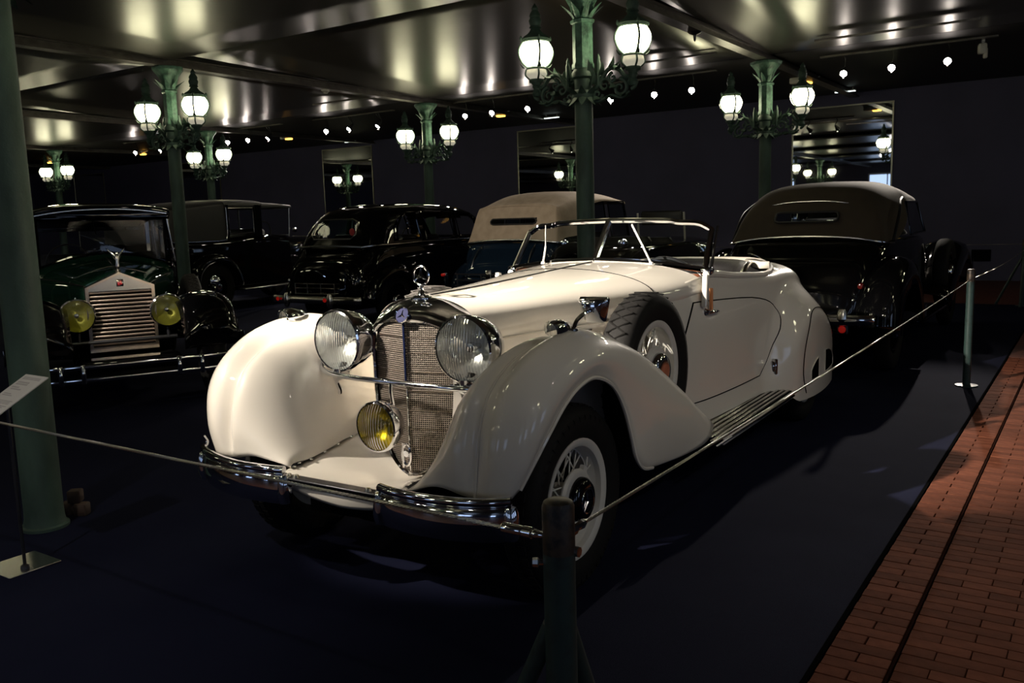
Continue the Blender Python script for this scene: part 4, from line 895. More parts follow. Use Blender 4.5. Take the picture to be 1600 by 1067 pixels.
for s in (1, -1):
    MB().tube(crv([(-.40, s*.715, 1.225), (.3, s*.73, 1.215), (.80, s*.735, 1.22), (.90, s*.735, 1.27), (.925, s*.73, 1.5), (.925, s*.725, 1.78)], 4), .008, 6).build('quarter_moulding', 'dull_chrome', b3)
    pane(b3, [(.99, s*.715, 1.32), (1.60, s*.712, 1.34), (1.60, s*.695, 1.775), (.99, s*.70, 1.78)], r=.012, mt='pane_glass')
    for x, w_ in ((1.71, .085), (.95, .03)): MB().box((x-w_, s*.70-.02, 1.25), (x+w_, s*.70+.015, 1.83)).build('pillar', BK, b3)
    MB().tube([(2.62, s*.63, 1.24), (2.63, s*.655, 1.80)], .016, 6).build('windscreen_post', 'dull_chrome', b3)
    for x in (1.62, 1.86): MB().tube([(x, s*.73, 1.16), (x+.10, s*.735, 1.165)], .011, 6).build('door_handle', 'chrome', b3)
    fender(LD, [(.02, .52), (.10, .74), (.30, .91), (.58, .965), (.86, .90), (1.07, .70), (1.16, .45)], s*.58, s*.84, BK, 'rear_fender', .10)
    fender(LD, [(4.05, .50), (3.98, .75), (3.75, .88), (3.45, .88), (3.15, .72), (2.85, .50), (2.6, .40)], s*.46, s*.84, BK, 'front_fender', .10)
    MB().rbox((1.12, s*.73-.13, .33), (2.65, s*.73+.13, .36), .008).build('running_board', 'dull_chrome', LD)
    plainwheel(LD, (.58, s*.69, .42), .42, s); plainwheel(LD, (3.5, s*.68, .42), .42, s)
    MB().lathe([(0, .05), (.04, .04), (.075, .0), (.07, -.05), (.03, -.09), (0, -.1)], 18, 'x', m=T(3.95, s*.36, 1.0)).build('headlamp', 'chrome', LD)
    MB().lathe([(0, .05), (.035, .03), (.05, 0), (.04, -.05), (0, -.06)], 14, 'x', m=T(2.74, s*.68, 1.36)).build('side_lamp', 'chrome', LD)
pane(b3, [(2.63, -.63, 1.26), (2.63, .63, 1.26), (2.64, .63, 1.77), (2.64, -.63, 1.77)], 'windscreen', 'pane_glass')
MB().tube([(2.30+.05*cos(k*2*pi/24), -.30+.20*cos(k*2*pi/24), 1.36+.17*sin(k*2*pi/24)) for k in range(24)], .012, 6, closed=True).build('steering_wheel', 'leather_black', b3)
MB().rbox((1.85, -.62, .9), (2.0, .62, 1.40), .04).build('front_seat', 'leather_black', b3)
MB().box((0, -.38, .3), (3.7, .38, .45)).build('chassis', 'gap', LD)

# --- black four-window saloon, tail towards us
SD = empty('saloon_car', (-8.95, 8.35, 0), pi/2, 'shiny black rounded saloon with chrome belt moulding and luggage rack, tail towards us', 'car')
b4 = skin(SD, 'body', BK, [(.16, [(0, .70), (.30, .68), (.48, .60), (.52, .52), (.50, .42)]), (.22, [(0, .93), (.34, .91), (.55, .84), (.64, .65), (.60, .40)]), (.42, [(0, 1.06), (.40, 1.05), (.62, .99), (.72, .75), (.68, .36)]), (.70, [(0, 1.15), (.45, 1.15), (.70, 1.13), (.76, .80), (.72, .34)]), (1.6, [(0, 1.17), (.45, 1.17), (.73, 1.155), (.78, .80), (.75, .34)]), (2.8, [(0, 1.17), (.45, 1.17), (.71, 1.155), (.75, .80), (.73, .34)]), (3.2, [(0, 1.16), (.40, 1.15), (.62, 1.11), (.66, .8), (.64, .36)]), (4.1, [(0, 1.10), (.2, 1.09), (.34, 1.02), (.38, .8), (.38, .45)])])
SWIN = ([(.98, 1.21), (1.02, 1.38), (1.12, 1.50), (1.28, 1.575), (1.50, 1.585), (1.50, 1.21)], [(1.63, 1.21), (1.63, 1.585), (2.28, 1.58), (2.28, 1.21)], [(2.42, 1.21), (2.42, 1.575), (2.78, 1.55), (2.92, 1.40), (2.98, 1.21)])
RWIN = [(-.36, 1.235), (.36, 1.235), (.43, 1.30), (.40, 1.46), (.28, 1.505), (-.28, 1.505), (-.40, 1.46), (-.43, 1.30)]
skin(SD, 'cabin', BK, [(.42, [(0, 1.10), (.30, 1.10), (.50, 1.10), (.55, 1.10), (.58, 1.09)]), (.50, [(0, 1.34), (.30, 1.32), (.52, 1.26), (.60, 1.20), (.66, 1.12)]), (.66, [(0, 1.55), (.32, 1.53), (.54, 1.44), (.64, 1.32), (.715, 1.13)]), (.92, [(0, 1.665), (.36, 1.65), (.57, 1.58), (.665, 1.44), (.735, 1.14)]), (1.5, [(0, 1.725), (.40, 1.71), (.60, 1.645), (.685, 1.50), (.75, 1.15)]), (2.4, [(0, 1.71), (.40, 1.70), (.59, 1.635), (.675, 1.49), (.74, 1.15)]), (2.9, [(0, 1.63), (.38, 1.62), (.56, 1.57), (.65, 1.45), (.72, 1.15)]), (3.08, [(0, 1.55), (.36, 1.54), (.54, 1.49), (.64, 1.40), (.70, 1.15)]), (3.30, [(0, 1.17), (.34, 1.17), (.52, 1.16), (.60, 1.155), (.66, 1.14)])], nu=9, nv=9, close=False, cut=lambda c_: (abs(c_.y) > .45 and c_.x > .9 and any(inpoly(c_.x, c_.z, P_) for P_ in SWIN)) or (c_.x < .85 and inpoly(c_.y, c_.z, RWIN)) or (c_.x > 3.0 and abs(c_.y) < .5 and 1.2 < c_.z < 1.5))
def yS(z): return ip([(1.15, .755), (1.30, .735), (1.50, .690), (1.645, .607)], z)+.010
for s in (1, -1):
    for poly in SWIN:
        pane(b4, [(x, s*(yS(z)-.004), z) for x, z in poly], r=.016, frame='black_paint', mt='soft_pane')
    MB().tube(crv([(.40, s*.60, 1.125), (.62, s*.715, 1.145), (1.0, s*.765, 1.15), (1.6, s*.775, 1.165), (2.8, s*.755, 1.165), (3.2, s*.67, 1.12)], 4), .014, 6).build('belt_moulding', 'dull_chrome', b4)
    fender(SD, [(.30, .40), (.36, .58), (.52, .74), (.80, .83), (1.08, .80), (1.32, .62), (1.46, .40)], s*.60, s*.88, BK, 'rear_fender', .14, .05)
    fender(SD, [(4.45, .45), (4.40, .68), (4.15, .82), (3.85, .82), (3.5, .66), (3.1, .44)], s*.42, s*.86, BK, 'front_fender', .14)
    plainwheel(SD, (.92, s*.70, .36), .36, s); plainwheel(SD, (3.95, s*.68, .36), .36, s)
    MB().rbox((1.4, s*.76-.08, .33), (3.15, s*.76+.08, .36), .008).build('running_board', BK, SD)
    MB().tube(crv([(.47, s*.30, 1.075), (.34, s*.32, .99), (.23, s*.32, .85), (.19, s*.32, .66)], 4), .010, 6).build('lid_moulding', 'dull_chrome', b4)
    MB().lathe([(0, -.05), (.03, -.04), (.04, 0), (.03, .04), (0, .05)], 14, 'x', c=(.30, s*.70, .66)).build('tail_lamp', 'dull_chrome', b4)
    rd = MB().lathe([(0, -.012), (.025, -.010), (.03, 0)], 12, 'x', c=(-.035, s*.62 if s > 0 else -.30, .435)).build('reflector', 'red_glass', SD)
MB().tube(crv([(.40, -.60, 1.125), (.385, -.3, 1.14), (.38, 0, 1.145), (.385, .3, 1.14), (.40, .60, 1.125)], 4), .016, 6).build('belt_moulding', 'dull_chrome', b4)
pane(b4, [(ip([(1.10, .40), (1.34, .487), (1.46, .565), (1.55, .648)], z)+.13*abs(y)**2.2*1.6, y, z) for y, z in RWIN], 'rear_window', 'soft_pane', 'dull_chrome', .012)
bp4 = MB().tube(crv([(.10, .84, .43), (.03, .76, .43), (-.01, .45, .43), (-.02, 0, .43), (-.01, -.45, .43), (.03, -.76, .43), (.10, -.84, .43)], 4), .05, 8, flat=.35, up=(0, 0, 1)).build('bumper', 'dull_chrome', SD)
for y_ in (.44, -.40): MB().lathe([(0, .10), (.03, .09), (.045, .04), (.045, -.05), (.03, -.10), (0, -.11)], 12, c=(-.035, y_, .43)).build('overrider', 'dull_chrome', bp4)
rk = MB()
for z in (.50, .58, .64): rk.tube([(.10, -.36, z), (.10, .40, z)], .007, 5)
for y_ in (-.36, -.1, .16, .40): rk.tube([(.10, y_, .49), (.10, y_, .65)], .007, 5)
rk.build('luggage_rack', 'dull_chrome', SD)
MB().tube(crv([(.205, .12, .80), (.17, .08, .815), (.17, 0, .80), (.165, -.08, .76), (.17, -.14, .735)], 4), .012, 6).build('lid_handle', 'chrome', b4)
MB().lathe([(0, -.004), (.05, -.003), (.052, 0)], 18, 'x', c=(.60, -.26, 1.33)).build('red_disc', 'paper_red', b4)
MB().box((.3, -.42, .26), (4.2, .42, .40)).build('chassis', 'gap', SD)
for q_ in (((1.0, -.60, .6), (1.35, .60, 1.28), .06), ((2.0, -.60, .6), (2.2, .60, 1.25), .06)): MB().rbox(*q_).build('seat', 'leather_black', b4)
MB().tube([(2.55, .33+.19*cos(k*2*pi/24), 1.20+.17*sin(k*2*pi/24)) for k in range(24)], .011, 6, closed=True).build('steering_wheel', 'leather_black', b4)

# --- dark blue cabriolet under a tan cloth top
TN = empty('cabriolet_car', (-6.70, 9.6, 0), pi/2, 'dark blue cabriolet with raised tan cloth top and slim rear window, tail towards us', 'car')
BL = 'blue_paint'
b5 = skin(TN, 'body', BL, [(-.02, [(0, .72), (.3, .71), (.5, .66), (.56, .55), (.54, .42)]), (.06, [(0, .88), (.34, .87), (.56, .81), (.64, .62), (.62, .38)]), (.25, [(0, 1.04), (.4, 1.03), (.62, .98), (.70, .72), (.68, .35)]), (.42, [(0, 1.13), (.45, 1.125), (.70, 1.08), (.76, .8), (.73, .35)]), (1.5, [(0, 1.14), (.5, 1.14), (.74, 1.12), (.78, .8), (.75, .35)]), (2.5, [(0, 1.14), (.45, 1.14), (.68, 1.10), (.72, .8), (.70, .35)]), (3.8, [(0, 1.10), (.2, 1.09), (.34, 1.02), (.36, .8), (.36, .45)])])
tp5 = skin(TN, 'cloth_top', 'tan_canvas', [(.34, [(0, 1.17), (.35, 1.17), (.62, 1.15), (.70, 1.135), (.74, 1.12)]), (.42, [(0, 1.40), (.35, 1.395), (.60, 1.375), (.68, 1.34), (.74, 1.14)]), (.50, [(0, 1.615), (.35, 1.61), (.58, 1.585), (.66, 1.52), (.74, 1.16)]), (.58, [(0, 1.66), (.35, 1.655), (.58, 1.62), (.675, 1.54), (.74, 1.18)]), (.90, [(0, 1.775), (.36, 1.765), (.58, 1.70), (.68, 1.58), (.74, 1.20)]), (1.25, [(0, 1.815), (.38, 1.80), (.60, 1.725), (.69, 1.60), (.74, 1.26)])], ang=30, nu=16, nv=12, close=False, cut=lambda c_: c_.x < .6 and abs(c_.y) < .368 and 1.374 < c_.z < 1.446)
skin(TN, 'cloth_roof', 'tan_canvas', [(1.24, [(0, 1.816), (.38, 1.801), (.60, 1.726), (.69, 1.66), (.70, 1.60)]), (1.7, [(0, 1.815), (.38, 1.80), (.60, 1.73), (.68, 1.69), (.69, 1.66)]), (2.2, [(0, 1.78), (.38, 1.765), (.58, 1.705), (.65, 1.675), (.66, 1.65)]), (2.55, [(0, 1.72), (.36, 1.71), (.56, 1.67), (.62, 1.65), (.63, 1.62)])], ang=40)
MB().tube(crv([(.495, y, 1.618-.06*(abs(y)/.6)**2.4) for y in [-.58+.145*i for i in range(9)]], 3), .006, 5).build('seam', 'tan_canvas', tp5)
wn = [(-.36, 1.385), (-.33, 1.372), (.33, 1.372), (.36, 1.385), (.375, 1.412), (.36, 1.435), (.33, 1.447), (-.33, 1.447), (-.36, 1.435), (-.375, 1.412)]
pane(tp5, [(.396+(z-1.37)*.36, y, z) for y, z in wn], 'rear_window', 'soft_pane', 'black_leatherette', .011)
MB().tube(crv([(.40, .755, 1.12), (.345, .70, 1.128), (.325, .35, 1.16), (.32, 0, 1.165), (.325, -.35, 1.16), (.345, -.70, 1.128), (.40, -.755, 1.12)], 4), .013, 6).build('top_moulding', 'dull_chrome', b5)
for s in (1, -1):
    for (xa, xb) in ((1.30, 1.78), (1.86, 2.42)): pane(b5, [(xa, s*.755, 1.15), (xb, s*.735, 1.15), (xb-.02, s*.67, 1.66), (xa, s*.69, 1.64)], r=.011, frame=BK)
    MB().tube([(2.60, s*.66, 1.14), (2.46, s*.63, 1.66)], .02, 6).build('windscreen_post', BK, b5)
    MB().tube(crv([(.33, s*.42, 1.115), (.18, s*.44, 1.02), (.06, s*.45, .86), (.0, s*.45, .68)], 4), .009, 6).build('lid_moulding', 'dull_chrome', b5)
    fender(TN, [(.02, .45), (.10, .62), (.30, .78), (.60, .85), (.90, .80), (1.15, .62), (1.3, .40)], s*.60, s*.90, BL, 'rear_fender', .14, .05)
    fender(TN, [(4.2, .45), (4.15, .68), (3.9, .84), (3.55, .84), (3.1, .62), (2.7, .42)], s*.42, s*.86, BL, 'front_fender', .14)
    plainwheel(TN, (.72, s*.71, .36), .36, s); plainwheel(TN, (3.7, s*.68, .36), .36, s)
    MB().lathe([(0, -.03), (.018, -.025), (.022, 0), (.020, .03)], 14, 'x', c=(-.12, s*.83, .71)).build('tail_lamp', 'red_glass', TN)
    MB().lathe([(.022, .028), (.026, .032), (.024, .07), (0, .09)], 14, 'x', c=(-.12, s*.83, .71)).build('lamp_body', 'chrome', TN)
    MB().rbox((-.13, s*.80-.015, .52), (-.05, s*.80+.015, .70), .006).build('lamp_bracket', BL, TN)
rk = MB()
for z in (.56, .64, .72): rk.tube(crv([(-.05, .66, z), (-.10, .58, z), (-.11, 0, z), (-.10, -.58, z), (-.05, -.66, z)], 4), .011, 6)
for y_ in (.60, .2, -.2, -.60): rk.tube([(-.10, y_, .54), (-.10, y_, .73)], .010, 6)
rk.build('luggage_rack', 'dark_metal', TN)
MB().rbox((-.13, .02, .66), (-.10, .11, .78), .006).build('rack_clamp', 'dull_chrome', TN)
MB().tube(crv([(.05, .82, .42), (-.13, .70, .42), (-.17, 0, .42), (-.13, -.70, .42), (.05, -.82, .42)], 4), .035, 8, flat=.4, up=(0, 0, 1)).build('bumper', 'dull_chrome', TN)
MB().box((.2, -.40, .26), (4.0, .40, .40)).build('chassis', 'gap', TN)
for q_ in (((1.9, -.60, .6), (2.1, .60, 1.22), .06), ((.8, -.6, .6), (1.0, .6, 1.2), .06)): MB().rbox(*q_).build('seat', 'leather_black', b5)

# --- black cabriolet under a brown cloth top, behind the cream car
BR = empty('cabriolet_car', (-2.30, 7.75, 0), pi/2, 'large black car with raised brown cloth top, tail lamps behind the cream convertible', 'car')
b6 = skin(BR, 'body', BK, [(-.02, [(0, .62), (.3, .60), (.46, .56), (.50, .50), (.48, .42)]), (.05, [(0, .84), (.34, .83), (.55, .76), (.60, .62), (.58, .42)]), (.22, [(0, 1.04), (.40, 1.03), (.60, .96), (.68, .74), (.64, .40)]), (.48, [(0, 1.17), (.42, 1.165), (.66, 1.11), (.72, .85), (.70, .38)]), (.8, [(0, 1.20), (.45, 1.195), (.70, 1.14), (.74, .85), (.72, .36)]), (1.8, [(0, 1.18), (.5, 1.18), (.73, 1.15), (.77, .85), (.75, .36)]), (2.7, [(0, 1.19), (.45, 1.185), (.66, 1.12), (.70, .85), (.70, .36)]), (4.4, [(0, 1.15), (.2, 1.13), (.32, 1.06), (.34, .85), (.34, .5)])])
tp6 = skin(BR, 'cloth_top', 'brown_canvas', [(.50, [(0, 1.205), (.35, 1.20), (.58, 1.18), (.66, 1.16), (.70, 1.14)]), (.56, [(0, 1.33), (.34, 1.325), (.56, 1.29), (.65, 1.24), (.71, 1.15)]), (.64, [(0, 1.48), (.34, 1.47), (.55, 1.42), (.64, 1.34), (.71, 1.155)]), (.80, [(0, 1.60), (.34, 1.585), (.54, 1.53), (.64, 1.41), (.71, 1.16)]), (1.05, [(0, 1.69), (.36, 1.67), (.56, 1.60), (.65, 1.46), (.715, 1.17)]), (1.4, [(0, 1.72), (.38, 1.70), (.58, 1.63), (.665, 1.50), (.72, 1.30)]), (1.7, [(0, 1.72), (.38, 1.70), (.58, 1.63), (.66, 1.56), (.68, 1.50)]), (2.4, [(0, 1.65), (.36, 1.635), (.55, 1.58), (.62, 1.53), (.63, 1.49)])], ang=60, nu=14, nv=12, close=False, cut=lambda c_: c_.x < .75 and abs(c_.y) < .283 and 1.342 < c_.z < 1.428)
sm_ = crv([(.70, y, 1.525-.115*(abs(y)/.6)**2.6) for y in [-.60+.15*i for i in range(9)]], 3)
MB().tube([(p.x-.026+.06*(abs(p.y)/.6)**4, p.y, p.z+.004) for p in sm_], .006, 6).build('seam_moulding', 'dull_chrome', tp6)
wn = [(-.28, 1.350), (-.25, 1.340), (.25, 1.340), (.28, 1.350), (.29, 1.385), (.28, 1.42), (.25, 1.43), (-.25, 1.43), (-.28, 1.42), (-.29, 1.385)]
pane(tp6, [(.546+(z-1.33)*.53, y, z) for y, z in wn], 'rear_window', 'soft_pane', 'black_leatherette', .011)
MB().tube(crv([(.75, .735, 1.135), (.52, .69, 1.15), (.475, .40, 1.195), (.465, 0, 1.21), (.475, -.40, 1.195), (.52, -.69, 1.15), (.75, -.735, 1.135)], 4), .010, 6).build('top_moulding', 'dull_chrome', b6)
for s in (1, -1):
    MB().tube(crv([(.70, s*.74, 1.17), (.95, s*.735, 1.40), (1.15, s*.70, 1.50), (1.3, s*.69, 1.54)], 4), .014, 6).build('landau_bar', 'dark_metal', b6)
    pane(b6, [(1.5, s*.745, 1.19), (2.45, s*.72, 1.19), (2.40, s*.64, 1.50), (1.5, s*.69, 1.50)], r=.012, frame=BK)
    fender(BR, [(-.05, .42), (.02, .66), (.22, .86), (.58, .97), (.95, .92), (1.25, .68), (1.4, .42)], s*.55, s*.93, BK, 'rear_fender', .2, .06)
    fender(BR, [(4.75, .48), (4.7, .78), (4.4, .96), (4.0, .96), (3.4, .75), (2.8, .45)], s*.42, s*.93, BK, 'front_fender', .18, .05)
    MB().rbox((1.35, s*.80-.1, .34), (2.9, s*.80+.1, .37), .008).build('running_board', BK, BR)
    plainwheel(BR, (.62, s*.73, .38), .38, s); plainwheel(BR, (4.15, s*.72, .38), .38, s)
    MB().tube(crv([(.47, s*.32, 1.15), (.42, s*.325, 1.135), (.36, s*.33, 1.09), (.34, s*.33, 1.06)], 4), .011, 6).build('lid_hinge', 'dull_chrome', b6)
    MB().lathe([(0, -.05), (.02, -.045), (.03, -.02), (.028, 0)], 14, 'x', c=(.02, s*.62, .80)).build('marker_lamp', 'red_glass_dark', b6)
wheel(BR, (3.35, -.80, .70), R=.38, W=.17, rim=.22, side=-1, spokes=0, tread='plain0', rimmat=BK, star=False)
bm6 = MB().tube(crv([(.12, .90, .52), (-.06, .78, .52), (-.12, .4, .52), (-.13, 0, .52), (-.12, -.4, .52), (-.06, -.78, .52), (.12, -.90, .52)], 4), .045, 8, flat=.45, up=(0, 0, 1)).build('bumper', 'chrome', BR)
for y_ in (.50, -.50):
    MB().lathe([(0, .62), (.03, .615), (.045, .58), (.05, .53), (.03, .50)], 14, c=(-.10, y_, 0)).build('reversing_lamp', 'dull_chrome', BR)
    tl_ = MB().rbox((-.10, y_-.045, .40), (-.04, y_+.045, .48), .008).build('tail_lamp', 'dark_metal', BR)
    MB().lathe([(0, -.014), (.025, -.012), (.032, 0)], 16, 'x', c=(-.10, y_, .44)).build('lamp_lens', 'red_glass', tl_)
MB().tube(crv([(.30, .42, 1.03), (.16, .40, 1.07), (.10, .30, 1.05), (.12, .20, .98)], 5), .008, 6).build('lid_handle', 'dull_chrome', BR)
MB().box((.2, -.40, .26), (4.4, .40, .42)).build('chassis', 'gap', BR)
for q_ in (((2.0, -.60, .6), (2.2, .60, 1.25), .06), ((1.0, -.6, .6), (1.2, .6, 1.24), .06)): MB().rbox(*q_).build('seat', 'leather_black', b6)

# --- dark open tourer between the two cabriolets, seen through the cream car's windscreen
OT = empty('tourer_car', (-5.09, 9.0, 0), pi/2, 'dark open tourer with low black screen on two posts, seen behind the cream windscreen', 'car')
b7 = skin(OT, 'body', BK, [(-.05, [(0, .70), (.2, .69), (.34, .62), (.38, .52), (.36, .42)]), (.08, [(0, .95), (.26, .93), (.44, .84), (.50, .66), (.48, .40)]), (.40, [(0, 1.08), (.36, 1.06), (.50, .99), (.54, .75), (.52, .38)]), (1.0, [(0, 1.10), (.38, 1.09), (.55, 1.04), (.58, .8), (.56, .36)]), (2.0, [(0, 1.10), (.38, 1.09), (.54, 1.05), (.57, .8), (.55, .36)]), (2.6, [(0, 1.14), (.3, 1.12), (.46, 1.04), (.5, .8), (.5, .4)]), (3.5, [(0, 1.08), (.18, 1.07), (.3, 1.0), (.32, .8), (.32, .45)])])
fw_ = MB().rbox((2.28, -.31, 1.30), (2.32, .31, 1.495), .03).build('folded_screen', 'leather_black', OT)
for y_ in (-.345, .345): MB().tube([(2.30, y_, 1.05), (2.26, y_, 1.47)], .014, 6).build('screen_post', 'wheel_white', OT)
for s in (1, -1):
    fender(OT, [(.0, .45), (.08, .66), (.28, .84), (.55, .90), (.82, .84), (1.02, .66), (1.15, .42)], s*.48, s*.69, BK, 'rear_fender', .1)
    fender(OT, [(3.95, .48), (3.9, .72), (3.65, .86), (3.35, .86), (2.95, .62), (2.6, .42)], s*.36, s*.69, BK, 'front_fender', .1)
    plainwheel(OT, (.56, s*.58, .38), .38, s); plainwheel(OT, (3.4, s*.58, .38), .38, s)
    MB().lathe([(0, -.03), (.05, -.02), (.06, .02), (.04, .08), (0, .10)], 14, 'x', c=(.30, s*.40, 1.12)).build('lamp', 'chrome', OT)
sw7 = wheel(OT, (-.14, 0, .82), R=.34, W=.15, rim=.21, side=1, spokes=0, tread='plain0', rimmat=BK, star=False); sw7.rotation_euler = (0, 0, pi/2)
for q_ in (((.9, -.46, .6), (1.05, .46, 1.18), .06), ((1.55, -.46, .6), (1.7, .46, 1.15), .06)): MB().rbox(*q_).build('seat', 'leather_black', b7)
MB().box((.2, -.35, .26), (3.5, .35, .40)).build('chassis', 'gap', OT)
# ------------------------------------------------------------------ barrier: posts and steel cables
def post(x, y, label, braces=(), plate=True, top=.948):
    r = empty('barrier_post', (x, y, 0), 0, label, 'post', 'barrier posts')
    MB().lathe([(.030, .012), (.030, top-.10)], 20).build('tube', 'green_post', r)
    MB().lathe([(.0302, top-.10), (.0302, top-.012), (.027, top-.004), (.020, top), (0, top+.001)], 20).build('worn_top', 'worn_post_top', r)
    if plate: MB().lathe([(0, 0), (.085, 0), (.085, .010), (.03, .014)], 24).build('foot_plate', 'green_post', r)
    for dx, dy in braces:
        MB().tube([(dx*.02, dy*.02, .70), (dx*.33, dy*.33, .012)], .018, 10).build('brace', 'green_post', r)
    return r
P0 = post(-.802, 1.319, 'green tripod barrier post with worn brown top, in the front', ((-1, 0), (0, 1)))
P1 = post(-.862, 7.83, 'plain green barrier post standing past the rear of the cream car')
P2 = post(-.92, 14.35, 'dim far green barrier post at the right edge near the wall', ((-1, 0), (0, -1)))
P3 = post(-6.9, 1.319, 'green barrier post off to the left beyond the picture')
def cable(a, b, sag, label, r=.0048, n=60):
    a, b = Vector(a), Vector(b); L = (b-a).length; d = (b-a).normalized(); P = [a.lerp(b, t)-Vector((0, 0, sag*4*t*(1-t))) for t in [i/n for i in range(n+1)]]
    m_ = MB().tube(P, r*.72, 8)
    s = d.cross(Vector((0, 0, 1))).normalized(); u = s.cross(d)
    K = max(80, int(min(L, 3.2)/.011)); LL = min(L, 3.2)        # twisted strands where the camera is near
    for k in range(4):
        Q = []
        for i in range(K+1):
            t = i/K*LL/L; p = a.lerp(b, t)-Vector((0, 0, sag*4*t*(1-t))); an = 2*pi*(i*.25+k/4)
            Q.append(p+s*(cos(an)*r*.62)+u*(sin(an)*r*.62))
        m_.tube(Q, r*.45, 4)
    o = m_.build('steel_cable', 'steel_cable'); tag(o, label, 'cable', 'barrier cables'); return o
c1 = cable((-.83, 1.319, .873), (-6.87, 1.319, .885), .006, 'steel cable running left across the front bumper')
c2 = cable((-.804, 1.35, .873), (-.861, 7.795, .865), .012, 'steel cable running back along the side of the cream car', .0042)
c3 = cable((-.864, 7.87, .865), (-.92, 14.31, .80), .03, 'far length of steel cable beyond the plain post', .004)
c4 = cable((-.95, 14.35, .88), (-7.5, 14.35, .88), .02, 'thin cable running along the wall aisle behind the cars', .004)
fit = MB(); fit.lathe([(.006, -.10), (.0105, -.095), (.0105, -.055), (.0085, -.05), (.0115, -.048), (.0115, -.030), (.008, -.028), (.009, -.02), (.004, .0)], 12, 'x', c=(-.83, 1.319, .873))
fit.build('turnbuckle', 'chrome', P0).matrix_local = Matrix.Translation((.802, -1.319, 0))
f2 = MB().lathe([(.004, 0), (.010, .01), (.012, .014), (.012, .03), (.008, .034), (.010, .06), (.005, .075)], 8, 'y', c=(-.804, 1.348, .873)).lathe([(0, -.004), (.010, 0), (.010, .012), (0, .014)], 8, 'x', c=(-.78, 1.335, .848))
f2.build('cable_clamp', 'chrome', P0).matrix_local = Matrix.Translation((.802, -1.319, 0))
MB().lathe([(0, -.014), (.009, -.012), (.010, -.002), (.006, .0), (.006, .02)], 8, 'x', m=T(-.834, 1.30, .828) @ Rz(.5)).build('bolt', 'chrome', P0).matrix_local = Matrix.Translation((.802, -1.319, 0))

# ------------------------------------------------------------------ information stand at the left edge
IS = empty('information_stand', (-3.834, 1.82, 0), 0, 'grey tilted information plaque on a thin pole with square steel foot', 'sign')
MB().rbox((-.178, -.094, 0), (.052, .134, .008), .003).build('foot_plate', 'dull_chrome', IS)
MB().tube([(0, 0, .008), (0, 0, .778)], .0075, 8).lathe([(.02, .008), (.018, .02), (.008, .026)], 12).build('pole', 'dark_metal', IS)
pm = T(.064, .106, .850) @ Rx(.505)       # top edge of the plaque, tilted towards the front aisle
MB().rbox((-.09, -.30, -.006), (.09, 0, 0), .002).xf(pm).build('plaque', 'plaque_grey', IS)
MB().box((-.015, -.16, -.02), (.015, -.10, -.005)).xf(pm).build('bracket', 'dark_metal', IS)
for k, (y_, x0, x1, h_) in enumerate(((-.020, -.072, .062, .006), (-.029, -.072, .066, .006), (-.052, -.070, .020, .008), (-.064, -.070, .022, .008), (-.084, -.070, -.012, .007), (-.096, -.062, .018, .007), (-.126, -.066, -.010, .005), (-.136, -.066, .010, .005), (-.168, -.07, .07, .004), (-.176, -.07, .06, .004), (-.184, -.07, .064, .004), (-.20, -.07, .07, .004), (-.208, -.07, .05, .004), (-.24, -.07, .07, .004), (-.248, -.07, .06, .004))):
    MB().box((x0, y_-h_/2, 0), (x1, y_+h_/2, .0006)).xf(pm).build('text_line', 'plaque_text', IS)
# wooden chocks by the thick column
for k, (x, y, z0, rz, lab) in enumerate(((-4.325, 2.365, 0, .6, 'lower right wooden block at the foot of the near column'), (-4.405, 2.335, 0, .45, 'lower left wooden block at the foot of the near column'), (-4.375, 2.365, .063, .7, 'upper wooden block resting on two others by the near column'))):
    tag(MB().rbox((-.032, -.032, 0), (.032, .032, .062), .005).xf(T(x, y, z0) @ Rz(rz)).build('wooden_block', 'wood_block'), lab, 'block', 'wooden blocks')
# round rubber chocks on the carpet under the cream car
# ------------------------------------------------------------------ mirrors on the back wall
for k, (xc, zt, lab) in enumerate(((-4.57, 3.50, 'tall wall mirror at the right, above the brown cloth top'), (-11.50, 3.60, 'tall wall mirror behind the large lamp column and tan top'), (-18.48, 3.60, 'tall wall mirror above the black saloon roof'), (-25.24, 3.60, 'distant wall mirror behind the landaulet'), (-31.9, 3.53, 'farthest wall mirror at the left'))):
    r = empty('wall_mirror', (xc, WALL_Y, 0), 0, lab, 'mirror', 'wall mirrors')
    MB().box((-.97, -.03, .7), (.97, -.018, zt)).build('glass', 'mirror_glass', r, flat=True)
    f_ = MB()
    for a, b in (((-1.0, -.035, zt), (1.0, -.003, zt+.03)), ((-1.0, -.035, .67), (1.0, -.003, .70)), ((-1.0, -.035, .7), (-.97, -.003, zt)), ((.97, -.035, .7), (1.0, -.003, zt))): f_.box(a, b)
    f_.build('frame', 'mirror_frame', r)
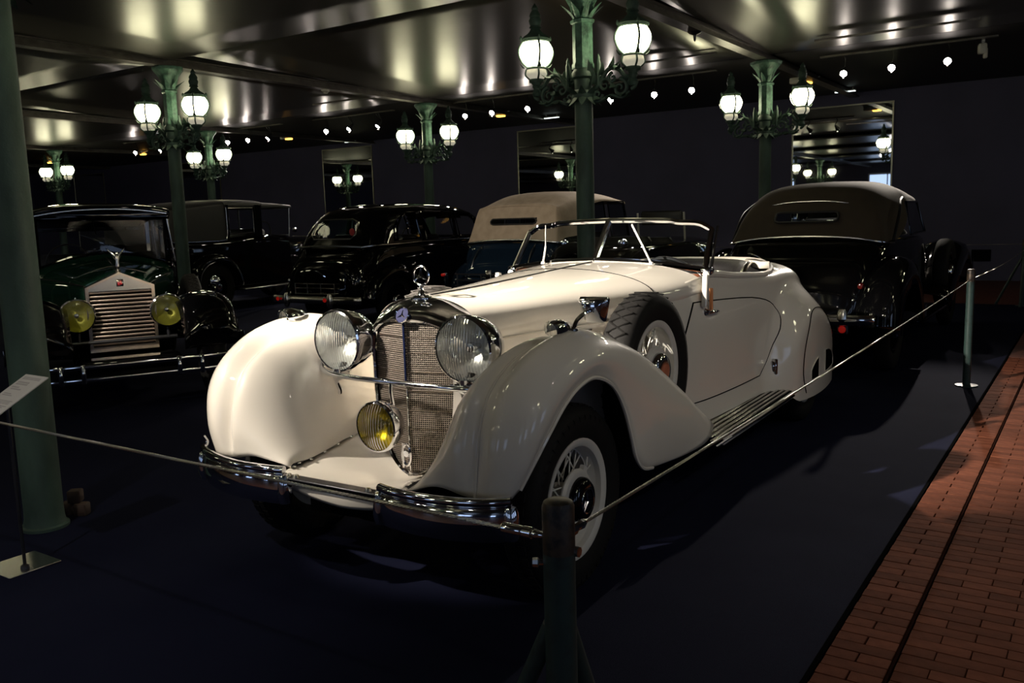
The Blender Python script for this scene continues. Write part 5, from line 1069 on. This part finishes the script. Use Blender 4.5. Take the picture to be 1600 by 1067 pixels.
# ------------------------------------------------------------------ small ceiling fittings
for x, y, lab in ((-4.30, 18.1, 'slim white emergency light at the ceiling near the right mirror'), (-10.57, 17.5, 'slim white emergency light beside the large lamp column'), (-17.55, 18.2, 'slim white emergency light above the saloon mirror')):
    r = empty('emergency_light', (x, y, 3.76), 0, lab, 'light', 'emergency lights')
    MB().rbox((-.20, -.03, -.075), (.20, .03, -.045), .006).box((-.15, -.008, -.05), (-.13, .008, 0)).box((.13, -.008, -.05), (.15, .008, 0)).build('housing', 'white_plastic', r)
    MB().rbox((-.19, -.032, -.085), (.19, .02, -.07), .004).build('tube', 'exit_glow', r)
for x, y, lab in ((-4.55, 16.1, 'white ceiling detector box behind the right lamp column'), (-11.08, 16.1, 'white detector box with amber lamp left of the large column'), (-17.76, 16.1, 'white detector box with amber lamp above the landaulet'), (-23.95, 16.0, 'amber-lit detector box far left of the second column'), (-28.4, 15.6, 'amber-lit detector box beside the thick column')):
    r = empty('ceiling_detector', (x, y, 3.76), 0, lab, 'detector', 'ceiling detectors')
    MB().rbox((-.22, -.06, -.10), (.10, .06, 0), .015).tube([(.10, 0, -.04), (.30, 0, -.02)], .012, 6).build('housing', 'white_plastic', r)
    MB().rbox((-.02, -.065, -.125), (.16, .05, -.085), .01).build('lamp', 'amber_glow', r)
sp_ = empty('wall_speaker', (-1.55, 14.28, 3.76), .3, 'small white loudspeaker hanging under the ceiling at upper right', 'speaker')
MB().rbox((-.06, -.05, -.22), (.05, .05, -.08), .015).rbox((.01, -.04, -.28), (.06, .04, -.14), .012).build('box', 'white_plastic', sp_)
MB().box((-.02, -.02, -.08), (.02, .02, 0)).rbox((-.07, -.03, -.012), (.07, .03, 0), .004).build('bracket', 'dull_chrome', sp_)
sd_ = empty('smoke_detector', (-10.87, 10.75, 3.66), 0, 'white smoke detector under the beam left of the slender column', 'detector')
MB().lathe([(0, -.07), (.03, -.068), (.05, -.04), (.07, -.03), (.07, 0)], 16).build('body', 'white_plastic', sd_)
hk = empty('beam_hook', (-4.32, 10.6, 3.66), 0, 'dark metal hook under the beam between the two largest right columns', 'hook')
MB().lathe([(.09, 0), (.07, -.02), (.02, -.04), (.015, -.10), (.0, -.12)], 12).build('body', 'dark_metal', hk)
# ------------------------------------------------------------------ tall daylight windows in the walls behind the camera
k = 1
for x in (-22, -16, -10, -4, 2):
    wn_ = MB()
    for a, b in (((x-1.0, -14.0, .6), (x-.92, -13.94, 3.3)), ((x+.92, -14.0, .6), (x+1.0, -13.94, 3.3)), ((x-1.0, -14.0, 3.22), (x+1.0, -13.94, 3.3)), ((x-1.0, -14.0, .6), (x+1.0, -13.94, .68)), ((x-.03, -14.0, .6), (x+.03, -13.94, 3.3)), ((x-1.0, -14.0, 2.2), (x+1.0, -13.94, 2.26))): wn_.box(a, b)
    o = st(wn_.build('window_%d' % k, 'white_plastic')); MB().box((x-.92, -13.99, .68), (x+.92, -13.97, 3.22)).build('pane', 'daylight', o); k += 1
for y in (-10, -5, 0, 5):
    wn_ = MB()
    for a, b in (((8.94, y-1.0, .6), (9, y-.92, 3.3)), ((8.94, y+.92, .6), (9, y+1.0, 3.3)), ((8.94, y-1.0, 3.22), (9, y+1.0, 3.3)), ((8.94, y-1.0, .6), (9, y+1.0, .68)), ((8.94, y-.03, .6), (9, y+.03, 3.3)), ((8.94, y-1.0, 2.2), (9, y+1.0, 2.26))): wn_.box(a, b)
    o = st(wn_.build('window_%d' % k, 'white_plastic')); MB().box((8.97, y-.92, .68), (8.99, y+.92, 3.22)).build('pane', 'daylight', o); k += 1
